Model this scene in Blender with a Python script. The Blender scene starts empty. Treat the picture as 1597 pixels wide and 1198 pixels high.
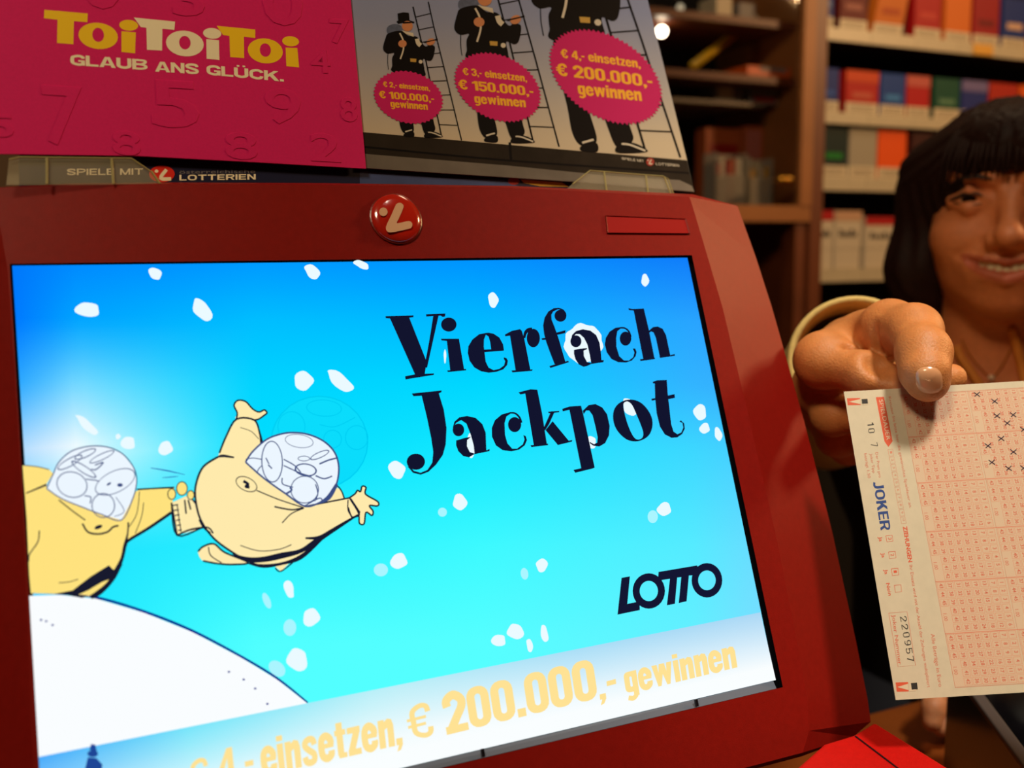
import bpy, bmesh, math, random
import numpy as np
from mathutils import Vector, Matrix, geometry
random.seed(3)
C = bpy.context.scene.collection
SC = bpy.context.scene

# ------------------------------------------------------------------ camera
FPX, CXP, CYP = 1566.0, 798.5, 599.0           # focal length and centre, in 1597x1198 pixels
def camray(px, py): return np.array([(px-CXP)/FPX, -(py-CYP)/FPX, -1.0])
_x = camray(4193, 363); _x /= np.linalg.norm(_x)           # world +X (along the wall) in camera space
_z = -camray(912, 12670); _z -= _x*(_x@_z); _z /= np.linalg.norm(_z)
_y = np.cross(_z, _x)
R = np.stack([_x, _y, _z])                                  # camera space -> world
CAM = np.array([0.0, 0.0, 1.45])
cd = bpy.data.cameras.new('camera'); cam = bpy.data.objects.new('camera', cd); C.objects.link(cam)
M4 = Matrix.Identity(4)
for i in range(3):
    for j in range(3): M4[i][j] = float(R[i, j])
    M4[i][3] = float(CAM[i])
cam.matrix_world = M4
cd.sensor_fit = 'HORIZONTAL'; cd.sensor_width = 36; cd.lens = 36*FPX/1597
cd.clip_start = .01; cd.clip_end = 50
cd.dof.use_dof = True; cd.dof.focus_distance = .49; cd.dof.aperture_fstop = 6.5
SC.camera = cam

# ------------------------------------------------------------------ light and exposure
w = bpy.data.worlds.new('world'); SC.world = w; w.use_nodes = True
w.node_tree.nodes['Background'].inputs[0].default_value = (1, .6, .3, 1)
w.node_tree.nodes['Background'].inputs[1].default_value = .05
SC.view_settings.view_transform = 'Standard'; SC.view_settings.look = 'None'
SC.view_settings.gamma = 1; SC.view_settings.use_curve_mapping = False
SC.view_settings.exposure = 0
def area(name, loc, target, size, power, col):
    l = bpy.data.lights.new(name, 'AREA'); l.shape = 'DISK'; l.size = size; l.energy = power; l.color = col
    o = bpy.data.objects.new(name, l); C.objects.link(o); o.location = loc
    d = Vector(target)-Vector(loc); o.rotation_euler = d.to_track_quat('-Z', 'Y').to_euler(); return o
area('unseen_warm_light', (-.55, -.35, 2.55), (.1, .6, 1.4), .30, 11, (1, .80, .52))
area('unseen_warm_light', (2.35, .05, 2.35), (.6, .7, 1.35), .25, 20, (1, .56, .24))  # unseen orange side light added to brighten bevel, face and packs
area('unseen_warm_light', (.9, .9, 2.62), (1.6, 1.9, 1.3), .4, 6, (1, .72, .44))
sl_ = bpy.data.lights.new('unseen_ticket_spot', 'SPOT'); sl_.energy = 64; sl_.spot_size = math.radians(30); sl_.spot_blend = .7; sl_.color = (1, .90, .72); sl_.shadow_soft_size = .09  # unseen spot, cone aimed to brighten ticket and hand
so_ = bpy.data.objects.new('unseen_ticket_spot', sl_); C.objects.link(so_); so_.location = (.42, -.12, 2.6)
so_.rotation_euler = (Vector((.50, .42, 1.28))-Vector((.42, -.12, 2.6))).to_track_quat('-Z', 'Y').to_euler()

# ------------------------------------------------------------------ geometry helpers
def V(p): return np.array(p, float)
def wray(px, py): return R @ camray(px, py)
def atz(px, py, d): return CAM + wray(px, py)*d             # d = depth along the view axis
def onplane(px, py, o, n):
    r = wray(px, py); return CAM + r*((np.asarray(o)-CAM)@n)/(r@n)
def atY(px, py, Y): return onplane(px, py, V((0, Y, 0)), V((0, 1, 0)))
def atZ(px, py, Z): return onplane(px, py, V((0, 0, Z)), V((0, 0, 1)))
def unit(v): v = np.asarray(v, float); return v/np.linalg.norm(v)
def lin(c): 
    c = c/255.0
    return c/12.92 if c <= .04045 else ((c+.055)/1.055)**2.4
def rgb(r, g, b): return (lin(r), lin(g), lin(b), 1)

MATS = {}
def mat(name, col, rough=.5, metal=0, noise=0, nscale=40, bump=0, bscale=200, emit=0, spec=.5, trans=0, alpha=1, coat=0):
    if name in MATS: return MATS[name]
    m = bpy.data.materials.new(name); m.use_nodes = True; nt = m.node_tree; b = nt.nodes['Principled BSDF']
    MATS[name] = m
    b.inputs['Base Color'].default_value = col; b.inputs['Roughness'].default_value = rough
    b.inputs['Metallic'].default_value = metal; b.inputs['Specular IOR Level'].default_value = spec
    b.inputs['Transmission Weight'].default_value = trans; b.inputs['Alpha'].default_value = alpha
    b.inputs['Coat Weight'].default_value = coat; b.inputs['Coat Roughness'].default_value = .15
    tc = nt.nodes.new('ShaderNodeTexCoord')
    if noise:
        n = nt.nodes.new('ShaderNodeTexNoise'); n.inputs['Scale'].default_value = nscale; n.inputs['Detail'].default_value = 5
        nt.links.new(tc.outputs['Object'], n.inputs['Vector'])
        mx = nt.nodes.new('ShaderNodeMix'); mx.data_type = 'RGBA'; mx.blend_type = 'MULTIPLY'; mx.inputs[0].default_value = 1
        mx.inputs[6].default_value = col
        cr = nt.nodes.new('ShaderNodeMapRange'); cr.inputs[1].default_value = .25; cr.inputs[2].default_value = .75
        cr.inputs[3].default_value = 1-noise; cr.inputs[4].default_value = 1+noise
        nt.links.new(n.outputs[0], cr.inputs[0]); nt.links.new(cr.outputs[0], mx.inputs[7])
        nt.links.new(mx.outputs[2], b.inputs['Base Color'])
    if bump:
        n = nt.nodes.new('ShaderNodeTexNoise'); n.inputs['Scale'].default_value = bscale
        nt.links.new(tc.outputs['Object'], n.inputs['Vector'])
        bp = nt.nodes.new('ShaderNodeBump'); bp.inputs['Strength'].default_value = bump; bp.inputs['Distance'].default_value = .001
        nt.links.new(n.outputs[0], bp.inputs['Height']); nt.links.new(bp.outputs[0], b.inputs['Normal'])
    if emit:
        b.inputs['Emission Color'].default_value = col; b.inputs['Emission Strength'].default_value = emit
        b.inputs['Base Color'].default_value = (0, 0, 0, 1); b.inputs['Specular IOR Level'].default_value = 0
    return m
def glow(name, r, g, b): return mat(name, rgb(r, g, b), rough=1, emit=1)
def vcol_mat(name, emit=False, rough=.5, noise=0, coat=0, bump=0, bscale=300, sss=0):
    if name in MATS: return MATS[name]
    m = bpy.data.materials.new(name); m.use_nodes = True; nt = m.node_tree; b = nt.nodes['Principled BSDF']; MATS[name] = m
    a = nt.nodes.new('ShaderNodeVertexColor'); a.layer_name = 'Col'
    b.inputs['Roughness'].default_value = rough; b.inputs['Coat Weight'].default_value = coat
    if emit:
        b.inputs['Base Color'].default_value = (0, 0, 0, 1); b.inputs['Specular IOR Level'].default_value = 0
        nt.links.new(a.outputs[0], b.inputs['Emission Color']); b.inputs['Emission Strength'].default_value = 1
    else:
        out = a.outputs[0]
        if noise:
            n = nt.nodes.new('ShaderNodeTexNoise'); n.inputs['Scale'].default_value = 180; n.inputs['Detail'].default_value = 6
            tc = nt.nodes.new('ShaderNodeTexCoord'); nt.links.new(tc.outputs['Object'], n.inputs['Vector'])
            cr = nt.nodes.new('ShaderNodeMapRange'); cr.inputs[1].default_value = .25; cr.inputs[2].default_value = .75
            cr.inputs[3].default_value = 1-noise; cr.inputs[4].default_value = 1+noise
            mx = nt.nodes.new('ShaderNodeMix'); mx.data_type = 'RGBA'; mx.blend_type = 'MULTIPLY'; mx.inputs[0].default_value = 1
            nt.links.new(n.outputs[0], cr.inputs[0]); nt.links.new(out, mx.inputs[6]); nt.links.new(cr.outputs[0], mx.inputs[7]); out = mx.outputs[2]
        nt.links.new(out, b.inputs['Base Color'])
        if sss:
            b.inputs['Subsurface Weight'].default_value = sss; b.inputs['Subsurface Radius'].default_value = (1, .35, .2); b.inputs['Subsurface Scale'].default_value = .004
        if bump:
            n = nt.nodes.new('ShaderNodeTexNoise'); n.inputs['Scale'].default_value = bscale
            tc = nt.nodes.new('ShaderNodeTexCoord'); nt.links.new(tc.outputs['Object'], n.inputs['Vector'])
            bp = nt.nodes.new('ShaderNodeBump'); bp.inputs['Strength'].default_value = bump; bp.inputs['Distance'].default_value = .001
            nt.links.new(n.outputs[0], bp.inputs['Height']); nt.links.new(bp.outputs[0], b.inputs['Normal'])
    return m

def tag(o, label=None, cat=None, group=None, kind=None):
    if label: o['label'] = label
    if cat: o['category'] = cat
    if group: o['group'] = group
    if kind: o['kind'] = kind
    return o
WPOS = {}
def empty(name, loc, label=None, cat=None, group=None):
    o = bpy.data.objects.new(name, None); C.objects.link(o); o.location = [float(a) for a in loc]; o.empty_display_size = .02
    WPOS[o] = V(loc); return tag(o, label, cat, group)
def obj(name, verts, faces, m, parent=None, smooth=False, label=None, cat=None, kind=None, cols=None, group=None, bevel=0):
    """one mesh object from WORLD coordinates; its origin sits at its centre"""
    verts = np.asarray(verts, float).reshape(-1, 3)
    org = (verts.min(0)+verts.max(0))/2
    me = bpy.data.meshes.new(name); me.from_pydata((verts-org).tolist(), [], [list(map(int, f)) for f in faces]); me.update()
    if cols is not None:
        at = me.color_attributes.new('Col', 'FLOAT_COLOR', 'POINT')
        at.data.foreach_set('color', np.asarray(cols, np.float32).reshape(-1))
    if smooth: me.polygons.foreach_set('use_smooth', [True]*len(me.polygons))
    if m is not None: me.materials.append(m)
    o = bpy.data.objects.new(name, me); C.objects.link(o)
    base = WPOS.get(parent, V((0, 0, 0))) if parent else V((0, 0, 0))
    o.location = (org-base).tolist(); WPOS[o] = org
    if parent: o.parent = parent
    if bevel:
        b = o.modifiers.new('bevel', 'BEVEL'); b.width = bevel; b.segments = 2; b.limit_method = 'ANGLE'; b.angle_limit = .6
    return tag(o, label, cat, group, kind)
class MB:
    def __init__(s): s.v = []; s.f = []
    def add(s, v, f):
        n = len(s.v); s.v += [tuple(map(float, p)) for p in v]; s.f += [[i+n for i in q] for q in f]; return s
    def box(s, a, b, F=None):
        (x0, y0, z0), (x1, y1, z1) = a, b
        P = [(x0,y0,z0),(x1,y0,z0),(x1,y1,z0),(x0,y1,z0),(x0,y0,z1),(x1,y0,z1),(x1,y1,z1),(x0,y1,z1)]
        if F is not None: P = [F(*p) for p in P]
        return s.add(P, [(0,3,2,1),(4,5,6,7),(0,1,5,4),(1,2,6,5),(2,3,7,6),(3,0,4,7)])
    def tube(s, pts, r, n=8, cap=True):
        pts = [V(p) for p in pts]; rs = r if hasattr(r, '__len__') else [r]*len(pts)
        v = []; f = []; prev = None
        for i, p in enumerate(pts):
            d = unit(pts[min(i+1, len(pts)-1)]-pts[max(i-1, 0)])
            u = np.cross(d, (0, 0, 1)) if prev is None else prev-d*(prev@d)
            if np.linalg.norm(u) < 1e-6: u = np.cross(d, (0, 1, 0))
            u = unit(u); prev = u; w_ = np.cross(d, u)
            for k in range(n):
                a = 2*math.pi*k/n; v.append(p+(u*math.cos(a)+w_*math.sin(a))*rs[i])
        for i in range(len(pts)-1):
            for k in range(n):
                a, b = i*n+k, i*n+(k+1) % n; f.append((a, b, b+n, a+n))
        if cap: f.append(tuple(range(n))[::-1]); f.append(tuple(range((len(pts)-1)*n, len(pts)*n)))
        return s.add(v, f)
    def lathe(s, prof, o, ax, n=24):
        ax = unit(ax); u = unit(np.cross(ax, (0.3, .9, .1))); w_ = np.cross(ax, u); v = []; f = []
        for (r, h) in prof:
            for k in range(n):
                a = 2*math.pi*k/n; v.append(V(o)+ax*h+(u*math.cos(a)+w_*math.sin(a))*max(r, 1e-5))
        for i in range(len(prof)-1):
            for k in range(n):
                a, b = i*n+k, i*n+(k+1) % n; f.append((a, b, b+n, a+n))
        f.append(tuple(range(n))[::-1]); f.append(tuple(range((len(prof)-1)*n, len(prof)*n)))
        return s.add(v, f)
    def prism(s, front, back):
        n = len(front); s.add(list(front)+list(back), [tuple(range(n)), tuple(range(2*n-1, n-1, -1))]+[(i, i+n, (i+1) % n+n, (i+1) % n) for i in range(n)]); return s
    def obj(s, name, m, parent=None, **k): return obj(name, s.v, s.f, m, parent, **k)

# ------------------------------------------------------------------ flat printing: shapes traced in picture coordinates laid on a real plane
def catmull(p, closed=True, k=6):
    p = [V(a) for a in p]; n = len(p); out = []
    rng = range(n) if closed else range(n-1)
    for i in rng:
        g = lambda j: p[j % n] if closed else p[min(max(j, 0), n-1)]
        a, b, c, d = g(i-1), g(i), g(i+1), g(i+2)
        for t in np.arange(k)/k:
            out.append(.5*((2*b)+(c-a)*t+(2*a-5*b+4*c-d)*t*t+(3*b-a-3*c+d)*t**3))
    if not closed: out.append(p[-1])
    return out
class Ink:
    """collects 2D shapes (zoom coordinates: origin ox, oy and scale s) and prints them on a plane"""
    def __init__(s, z=(0, 0, 1)): s.z = z; s.v = []; s.f = []; s.cut = []; s.lw = 1
    def _a(s, p): ox, oy, k = s.z; return (ox+p[0]/k, oy+p[1]/k)
    def poly(s, pts, holes=(), sm=False):
        loops = [pts]+list(holes)
        if sm: loops = [catmull(l) for l in loops]
        lp = [[Vector((float(a[0]), float(a[1]), 0)) for a in l] for l in loops]
        n = len(s.v); s.cut.append(n); tri = geometry.tessellate_polygon(lp)
        for l in lp: s.v += [s._a(a) for a in l]
        s.f += [[i+n for i in t] for t in tri]; return s
    def sm(s, pts, *holes): return s.poly(pts, holes, True)
    def ell(s, cx, cy, rx, ry=None, sh=0, hole=None, n=28):
        ry = ry or rx
        L = lambda a, b, dx=0, dy=0: [(cx+dx+a*math.cos(t), cy+dy+b*math.sin(t)+sh*a*math.cos(t)) for t in np.linspace(0, 2*math.pi, n, endpoint=False)]
        return s.poly(L(rx, ry), [L(*hole)] if hole else ())
    def line(s, pts, w=4, sm=True):
        """pts (x, y[, width])"""
        P = [V(tuple(p)+((w,) if len(p) == 2 else ())) for p in pts]
        if sm and len(P) > 2: P = catmull(P, False, 5)
        n = len(s.v); s.cut.append(n)
        for i, p in enumerate(P):
            d = P[min(i+1, len(P)-1)][:2]-P[max(i-1, 0)][:2]; L = np.hypot(*d) or 1; nx = np.array([-d[1], d[0]])/L*p[2]/2*s.lw
            s.v += [s._a(p[:2]+nx), s._a(p[:2]-nx)]
        for i in range(len(P)-1): s.f.append([n+2*i, n+2*i+1, n+2*i+3, n+2*i+2])
        return s
    def zoom(s, *z): s.z = z; return s
    def text(s, t, a, b, up, bold=.0, xs=1):
        """baseline from a to b, up = offset of one capital's height (zoom units)"""
        tv, tf = text_mesh(t, bold); x0, x1 = tv[:, 0].min(), tv[:, 0].max()
        n = len(s.v); a = V(a); b = V(b); up = V(up)
        for x, y in tv: s.v.append(s._a(a+(b-a)*(x-x0)/(x1-x0)+up*y))
        s.f += [[i+n for i in f] for f in tf]; return s
    def heavy(s, t, a, b, up, k=.19, wide=.52, gap=.06):
        """block lettering, each character drawn from bars, rings and strokes"""
        a = V(a); b = V(b); up = V(up); x = 0; runs = []
        for ch in t:
            sh, w_ = heavy_glyph(ch, k, wide); runs.append((sh, x)); x += w_+gap
        tot = x-gap
        M = lambda p: a+(b-a)*(p[0]/tot)+up*p[1]
        for sh, x0 in runs:
            for outer, holes in sh: s.poly([M((p[0]+x0, p[1])) for p in outer], [[M((p[0]+x0, p[1])) for p in h] for h in holes])
        return s
    def put(s, plane, name, m, parent, h=.0002, col=None, **k):
        o, n = plane; lv = np.zeros(len(s.v))
        # overlapping shapes of one print lie a hair apart, never coplanar
        cuts = sorted(set(s.cut)); lv = np.searchsorted(cuts, np.arange(len(s.v)), side='right')*1.2e-6
        v = [onplane(p[0], p[1], V(o)+V(n)*(h+l), V(n)) for p, l in zip(s.v, lv)]
        # make every face look the same way as the plane's normal
        f = []
        for q in s.f:
            a, b, c = v[q[0]], v[q[1]], v[q[2]]
            f.append(q if np.cross(b-a, c-a)@n > 0 else q[::-1])
        return obj(name, v, f, m, parent, **k)
def rrect(x0, y0, x1, y1, r):
    r = min(r, (x1-x0)/2*.999, (y1-y0)/2*.999); o = []
    for cx, cy, a0 in ((x1-r, y1-r, 0), (x0+r, y1-r, 90), (x0+r, y0+r, 180), (x1-r, y0+r, 270)):
        for q in range(5): t = math.radians(a0+22.5*q); o.append((cx+r*math.cos(t), cy+r*math.sin(t)))
    return o
def heavy_glyph(ch, k, w):
    B = lambda x0, y0, x1, y1: ([(x0, y0), (x1, y0), (x1, y1), (x0, y1)], [])
    Pg = lambda *p: (list(p), [])
    def S(pts, wd):
        P = [V(p) for p in catmull(pts, False, 4)]; L_, R_ = [], []
        for i, p in enumerate(P):
            d = P[min(i+1, len(P)-1)]-P[max(i-1, 0)]; L = np.hypot(*d) or 1; n = np.array([-d[1], d[0]])/L*wd/2; L_.append(tuple(p+n)); R_.append(tuple(p-n))
        return (L_+R_[::-1], [])
    def ring(x0, y0, x1, y1, r=.2, h=None): 
        h = h or k*.85
        return (rrect(x0, y0, x1, y1, r), [rrect(x0+k, y0+h, x1-k, y1-h, r*.5)])
    X = .78; h = k*.8; W = w*1.12
    if ch == ' ': return [], w*.5
    if ch == '.': return [B(0, 0, k, h*1.2)], k
    if ch == ',': return [Pg((0, h*1.1), (0, 0), (k*.35, 0), (0, -.17), (k*.6, -.14), (k, .0), (k, h*1.1))], k
    if ch == '-': return [B(0, .36, w*.55, .36+h)], w*.55
    if ch == '0': return [ring(0, 0, W, 1, .25)], W
    if ch == '1': return [B(W*.35, 0, W*.35+k*1.15, 1), Pg((0, .70), (W*.36, .72), (W*.36, 1), (W*.22, .9), (0, .86))], W*.35+k*1.15
    if ch == '2': return [S([(k/2, .66), (k/2, .82), (W/2, .93), (W-k/2, .80), (W-k/2, .62), (W*.55, .38), (k*.7, .12)], k), B(0, 0, W, h*1.1)], W
    if ch == '3': return [S([(k/2, .72), (k*.6, .86), (W/2, .93), (W-k/2, .83), (W-k*.55, .64), (W*.5, .53)], k), S([(W*.45, .52), (W-k*.55, .44), (W-k/2, .22), (W/2, .07), (k*.6, .14), (k/2, .3)], k)], W
    if ch == '4': return [B(W-k*1.35, 0, W-k*.3, 1), B(0, .2, W, .2+h), Pg((0, .2), (0, .42), (W-k*1.3, 1), (W-k*1.3, .74), (k*.8, .3))], W
    if ch == '5': return [B(0, 1-h*1.1, W, 1), B(0, .46, k*.9, 1), S([(k*.5, .50), (W*.5, .60), (W-k/2, .50), (W-k/2, .20), (W/2, .07), (k*.6, .13), (k/2, .27)], k)], W
    if ch == '7': return [B(0, 1-h*1.1, W, 1), Pg((W-k*1.1, 1-h), (W, 1-h), (W*.45+k*.4, 0), (W*.45-k*.7, 0))], W
    if ch == '9': return [ring(0, .38, W, 1, .25), S([(W-k/2, .7), (W-k*.6, .3), (W*.5, .07), (k*.5, .12)], k)], W
    if ch == '€': return [S([(W-k*.4, .72), (W-k*.6, .88), (W*.58, .93), (k*.8, .8), (k*.7, .5), (k*.8, .2), (W*.58, .07), (W-k*.6, .12), (W-k*.4, .28)], k*.95), B(-.06, .55, W*.78, .55+h*.7), B(-.06, .36, W*.72, .36+h*.7)], W
    if ch == 'e': return [S([(w-k*.5, .43), (w-k*.5, .58), (w*.5, .70), (k*.5, .58), (k*.5, .2), (w*.5, .08), (w-k*.5, .16), (w-k*.45, .28)], k), B(k*.7, .36, w-k*.05, .36+h*.75)], w
    if ch == 'i': return [B(0, 0, k, X), B(0, .85, k, 1)], k
    if ch == 'n': return [B(0, 0, k, X), B(w-k, 0, w, X*.78), Pg((k*.9, X*.62), (w-k, X*.70), (w, X*.77), (w-k*.25, X*.97), (w-k*.9, X*1.02), (k*.9, X*.90))], w
    if ch == 's': return [S([(w-k*.4, .54), (w-k*.6, .68), (w*.5, .71), (k*.6, .64), (k*.6, .52), (w*.5, .40), (w-k*.55, .28), (w-k*.6, .12), (w*.5, .07), (k*.6, .11), (k*.4, .25)], k*.88)], w
    if ch == 't': return [B(k*.3, .1, k*1.3, .98), B(0, X-h*.9, k*1.75, X), Pg((k*.3, .12), (k*.5, .0), (k*1.75, 0), (k*1.75, .14), (k*1.3, .14))], k*1.75
    if ch == 'z': return [B(0, X-h, w*.85, X), B(0, 0, w*.85, h), Pg((0, h*.8), (w*.85-k*1.1, X-h*.8), (w*.85, X-h*.8), (k*1.1, h*.8))], w*.85
    if ch == 'g': return [ring(0, .04, w, X, .16), B(w-k, -.12, w, X), S([(w-k/2, -.08), (w*.5, -.19), (k*.3, -.14)], k*.8)], w
    if ch == 'w':
        u = w*1.55; return [Pg((0, X), (k, X), (u*.33+k*.1, 0), (u*.25-k*.2, 0)), Pg((u*.25-k*.2, 0), (u*.33+k*.1, 0), (u*.5+k*.5, X), (u*.5-k*.5, X)), Pg((u*.5-k*.5, X), (u*.5+k*.5, X), (u*.75+k*.2, 0), (u*.67-k*.1, 0)), Pg((u*.67-k*.1, 0), (u*.75+k*.2, 0), (u, X), (u-k, X))], u
    Wc = w*1.25
    if ch == 'I': return [B(0, 0, k, 1)], k
    if ch == 'L': return [B(0, 0, k, 1), B(0, 0, Wc*.85, h)], Wc*.85
    if ch == 'E': return [B(0, 0, k, 1), B(0, 0, Wc*.88, h), B(0, 1-h, Wc*.88, 1), B(0, .5-h*.45, Wc*.82, .5+h*.45)], Wc*.88
    if ch == 'T': return [B(Wc/2-k/2, 0, Wc/2+k/2, 1), B(0, 1-h, Wc, 1)], Wc
    if ch == 'O': return [ring(0, 0, Wc*1.1, 1, .42)], Wc*1.1
    if ch in 'UÜ': return [S([(k/2, 1), (k/2, .5), (k*.6, .22), (Wc/2, .09), (Wc-k*.6, .22), (Wc-k/2, .5), (Wc-k/2, 1)], k)]+([B(Wc*.2, 1.1, Wc*.2+k*.7, 1.26), B(Wc*.8-k*.7, 1.1, Wc*.8, 1.26)] if ch == 'Ü' else []), Wc
    if ch in 'CG': return [S([(Wc-k*.4, .68), (Wc-k*.7, .84), (Wc*.55, .91), (k*.75, .78), (k*.55, .5), (k*.75, .22), (Wc*.55, .09), (Wc-k*.7, .16), (Wc-k*.45, .34)], k*.95)]+([B(Wc*.55, .36, Wc, .52), B(Wc-k*.8, 0.02, Wc, .5)] if ch == 'G' else []), Wc
    if ch == 'S': return [S([(Wc-k*.5, .68), (Wc-k*.8, .86), (Wc*.5, .91), (k*.7, .84), (k*.6, .66), (Wc*.5, .51), (Wc-k*.6, .36), (Wc-k*.7, .16), (Wc*.5, .09), (k*.8, .14), (k*.5, .34)], k*.92)], Wc
    if ch == 'A': return [Pg((0, 0), (k*1.05, 0), (Wc*.55, .78), (Wc*.55, 1), (Wc*.5-k*.45, 1)), Pg((Wc*1.1, 0), (Wc*1.1-k*1.05, 0), (Wc*.55, .78), (Wc*.55, 1), (Wc*.6+k*.45, 1)), B(Wc*.25, .2, Wc*.85, .2+h*.8)], Wc*1.1
    if ch == 'N': return [B(0, 0, k, 1), B(Wc-k, 0, Wc, 1), Pg((0, 1), (k*1.05, 1), (Wc, 0), (Wc-k*1.05, 0))], Wc
    if ch == 'M': return [B(0, 0, k, 1), B(Wc*1.2-k, 0, Wc*1.2, 1), Pg((0, 1), (k*1.05, 1), (Wc*.6+k*.5, 0), (Wc*.6-k*.5, 0)), Pg((Wc*1.2, 1), (Wc*1.2-k*1.05, 1), (Wc*.6-k*.5, 0), (Wc*.6+k*.5, 0))], Wc*1.2
    if ch == 'K': return [B(0, 0, k, 1), Pg((k*.9, .28), (k*.9, .58), (Wc-k*1.15, 1), (Wc*1.02, 1)), Pg((k*1.3, .5), (k*2.2, .72), (Wc*1.06, 0), (Wc*1.06-k*1.2, 0))], Wc*1.06
    if ch == 'J': return [S([(Wc*.7-k/2, 1), (Wc*.7-k/2, .3), (Wc*.35, .08), (0, .14)], k)], Wc*.7
    if ch in 'PR': return [B(0, 0, k, 1), S([(k*.8, 1-h/2), (Wc*.6, 1-h/2), (Wc-k*.45, .84), (Wc-k*.45, .62), (Wc*.6, .46), (k*.8, .46)], h)]+([Pg((Wc*.45, .46), (Wc*.45+k, .46), (Wc*1.03, 0), (Wc*1.03-k*1.1, 0))] if ch == 'R' else []), Wc
    if ch == 'B': return [B(0, 0, k, 1), S([(k*.8, 1-h/2), (Wc*.6, 1-h/2), (Wc-k*.55, .86), (Wc-k*.55, .68), (Wc*.6, .53), (k*.8, .53)], h), S([(k*.8, .50), (Wc*.6, .50), (Wc-k*.42, .38), (Wc-k*.42, .2), (Wc*.6, h/2), (k*.8, h/2)], h)], Wc
    return [B(0, 0, w*.5, .6)], w*.5
_TC = {}
def text_mesh(t, bold=0.0):
    if (t, bold) in _TC: return _TC[(t, bold)]
    c = bpy.data.curves.new('text', 'FONT'); c.body = t; c.size = 1; c.offset = bold; c.resolution_u = 3
    o = bpy.data.objects.new('text', c); C.objects.link(o)
    dg = bpy.context.evaluated_depsgraph_get(); dg.update()
    me = bpy.data.meshes.new_from_object(o.evaluated_get(dg))
    v = np.array([(a.co.x, a.co.y) for a in me.vertices]); f = [list(p.vertices) for p in me.polygons]
    bpy.data.objects.remove(o); bpy.data.curves.remove(c); bpy.data.meshes.remove(me)
    v = v/.682
    _TC[(t, bold)] = (v, f); return v, f

# ------------------------------------------------------------------ smooth bodies: signed distance fields meshed with surface nets
def smin(a, b, k):
    h = np.clip(.5+.5*(b-a)/k, 0, 1); return b*(1-h)+a*h-k*h*(1-h)
def smax(a, b, k): return -smin(-a, -b, k)
def sd_cone(P, a, b, ra, rb):
    a = V(a); ab = V(b)-a; t = np.clip(((P-a)@ab)/(ab@ab+1e-12), 0, 1)
    return np.linalg.norm(P-a-t[..., None]*ab, axis=-1)-(ra+(rb-ra)*t)
def sd_ell(P, c, r, A=None):
    q = P-V(c)
    if A is not None: q = q@np.asarray(A).T
    r = V(r) if hasattr(r, '__len__') else V((r, r, r))
    k0 = np.linalg.norm(q/r, axis=-1); k1 = np.linalg.norm(q/(r*r), axis=-1)+1e-9
    return k0*(k0-1)/k1
def nets(f, lo, hi, h):
    lo = V(lo); n = np.ceil((V(hi)-lo)/h).astype(int)+1
    ax = [lo[i]+np.arange(n[i])*h for i in range(3)]
    D = np.empty(n)
    for i in range(n[0]):
        Y, Z = np.meshgrid(ax[1], ax[2], indexing='ij'); P = np.stack([np.full_like(Y, ax[0][i]), Y, Z], -1)
        D[i] = f(P)
    S = D < 0
    m = n-1; acc = np.zeros(tuple(m)+(3,)); cnt = np.zeros(tuple(m))
    corner = [(i, j, k) for i in (0, 1) for j in (0, 1) for k in (0, 1)]
    sl = lambda c: tuple(slice(c[a], c[a]+m[a]) for a in range(3))
    for c in corner:
        for a in range(3):
            if c[a]: continue
            c2 = list(c); c2[a] = 1; A, B = D[sl(c)], D[sl(c2)]; x = (A < 0) != (B < 0)
            t = np.where(x, A/np.where(x, A-B, 1), 0)
            for d in range(3): acc[..., d] += np.where(x, c[d]+(t if d == a else 0), 0)
            cnt += x
    act = cnt > 0; idx = -np.ones(tuple(m), int); idx[act] = np.arange(act.sum())
    I = np.argwhere(act); verts = lo+(I+acc[act]/cnt[act][:, None])*h
    faces = []
    for a in range(3):
        b, c = (a+1) % 3, (a+2) % 3
        s0 = [slice(1, m[d]) for d in range(3)]; s0[a] = slice(0, m[a])
        s1 = list(s0); s1[a] = slice(1, m[a]+1)
        A, B = S[tuple(s0)], S[tuple(s1)]; E = np.argwhere(A != B)
        if not len(E): continue
        fl = A[tuple(E.T)]; E = E.copy()
        for d in range(3):
            if d != a: E[:, d] += 1
        def g(db, dc):
            q = E.copy(); q[:, b] += db; q[:, c] += dc; return idx[tuple(q.T)]
        Q = np.stack([g(-1, -1), g(0, -1), g(0, 0), g(-1, 0)], 1)
        Q[~fl] = Q[~fl][:, ::-1]; faces.append(Q)
    return verts, np.concatenate(faces)

# ------------------------------------------------------------------ the room
wood = mat('dark cabinet wood', rgb(104, 50, 22), rough=.45, noise=.25, nscale=9)
wood_in = mat('light cabinet wood', rgb(150, 92, 42), rough=.5, noise=.2, nscale=7)
counter_m = mat('counter wood', rgb(128, 64, 20), rough=.4, noise=.2, nscale=12)
black_m = mat('black interior', rgb(14, 11, 10), rough=.8)
plaster = mat('dim plaster', rgb(120, 92, 64), rough=.9, noise=.08)
tile = mat('floor tile', rgb(90, 70, 54), rough=.4, noise=.15, nscale=4)
def slab(name, a, b, m, parent=None, kind=None, **k): return MB().box(a, b).obj(name, m, parent, kind=kind, **k)
slab('floor', (-2, -2.2, -.05), (3.2, 1.9, 0), tile, kind='structure')
slab('ceiling', (-2, -2.2, 2.75), (3.2, 1.9, 2.8), plaster, kind='structure')
slab('wall_back', (-2, 1.8, 0), (3.2, 1.9, 2.75), plaster, kind='structure')
slab('wall_front', (-2, -2.3, 0), (3.2, -2.2, 2.75), plaster, kind='structure')
slab('wall_left', (-2.1, -2.3, 0), (-2, 1.9, 2.75), plaster, kind='structure')
slab('wall_right', (3.2, -2.3, 0), (3.3, 1.9, 2.75), plaster, kind='structure')
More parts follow.
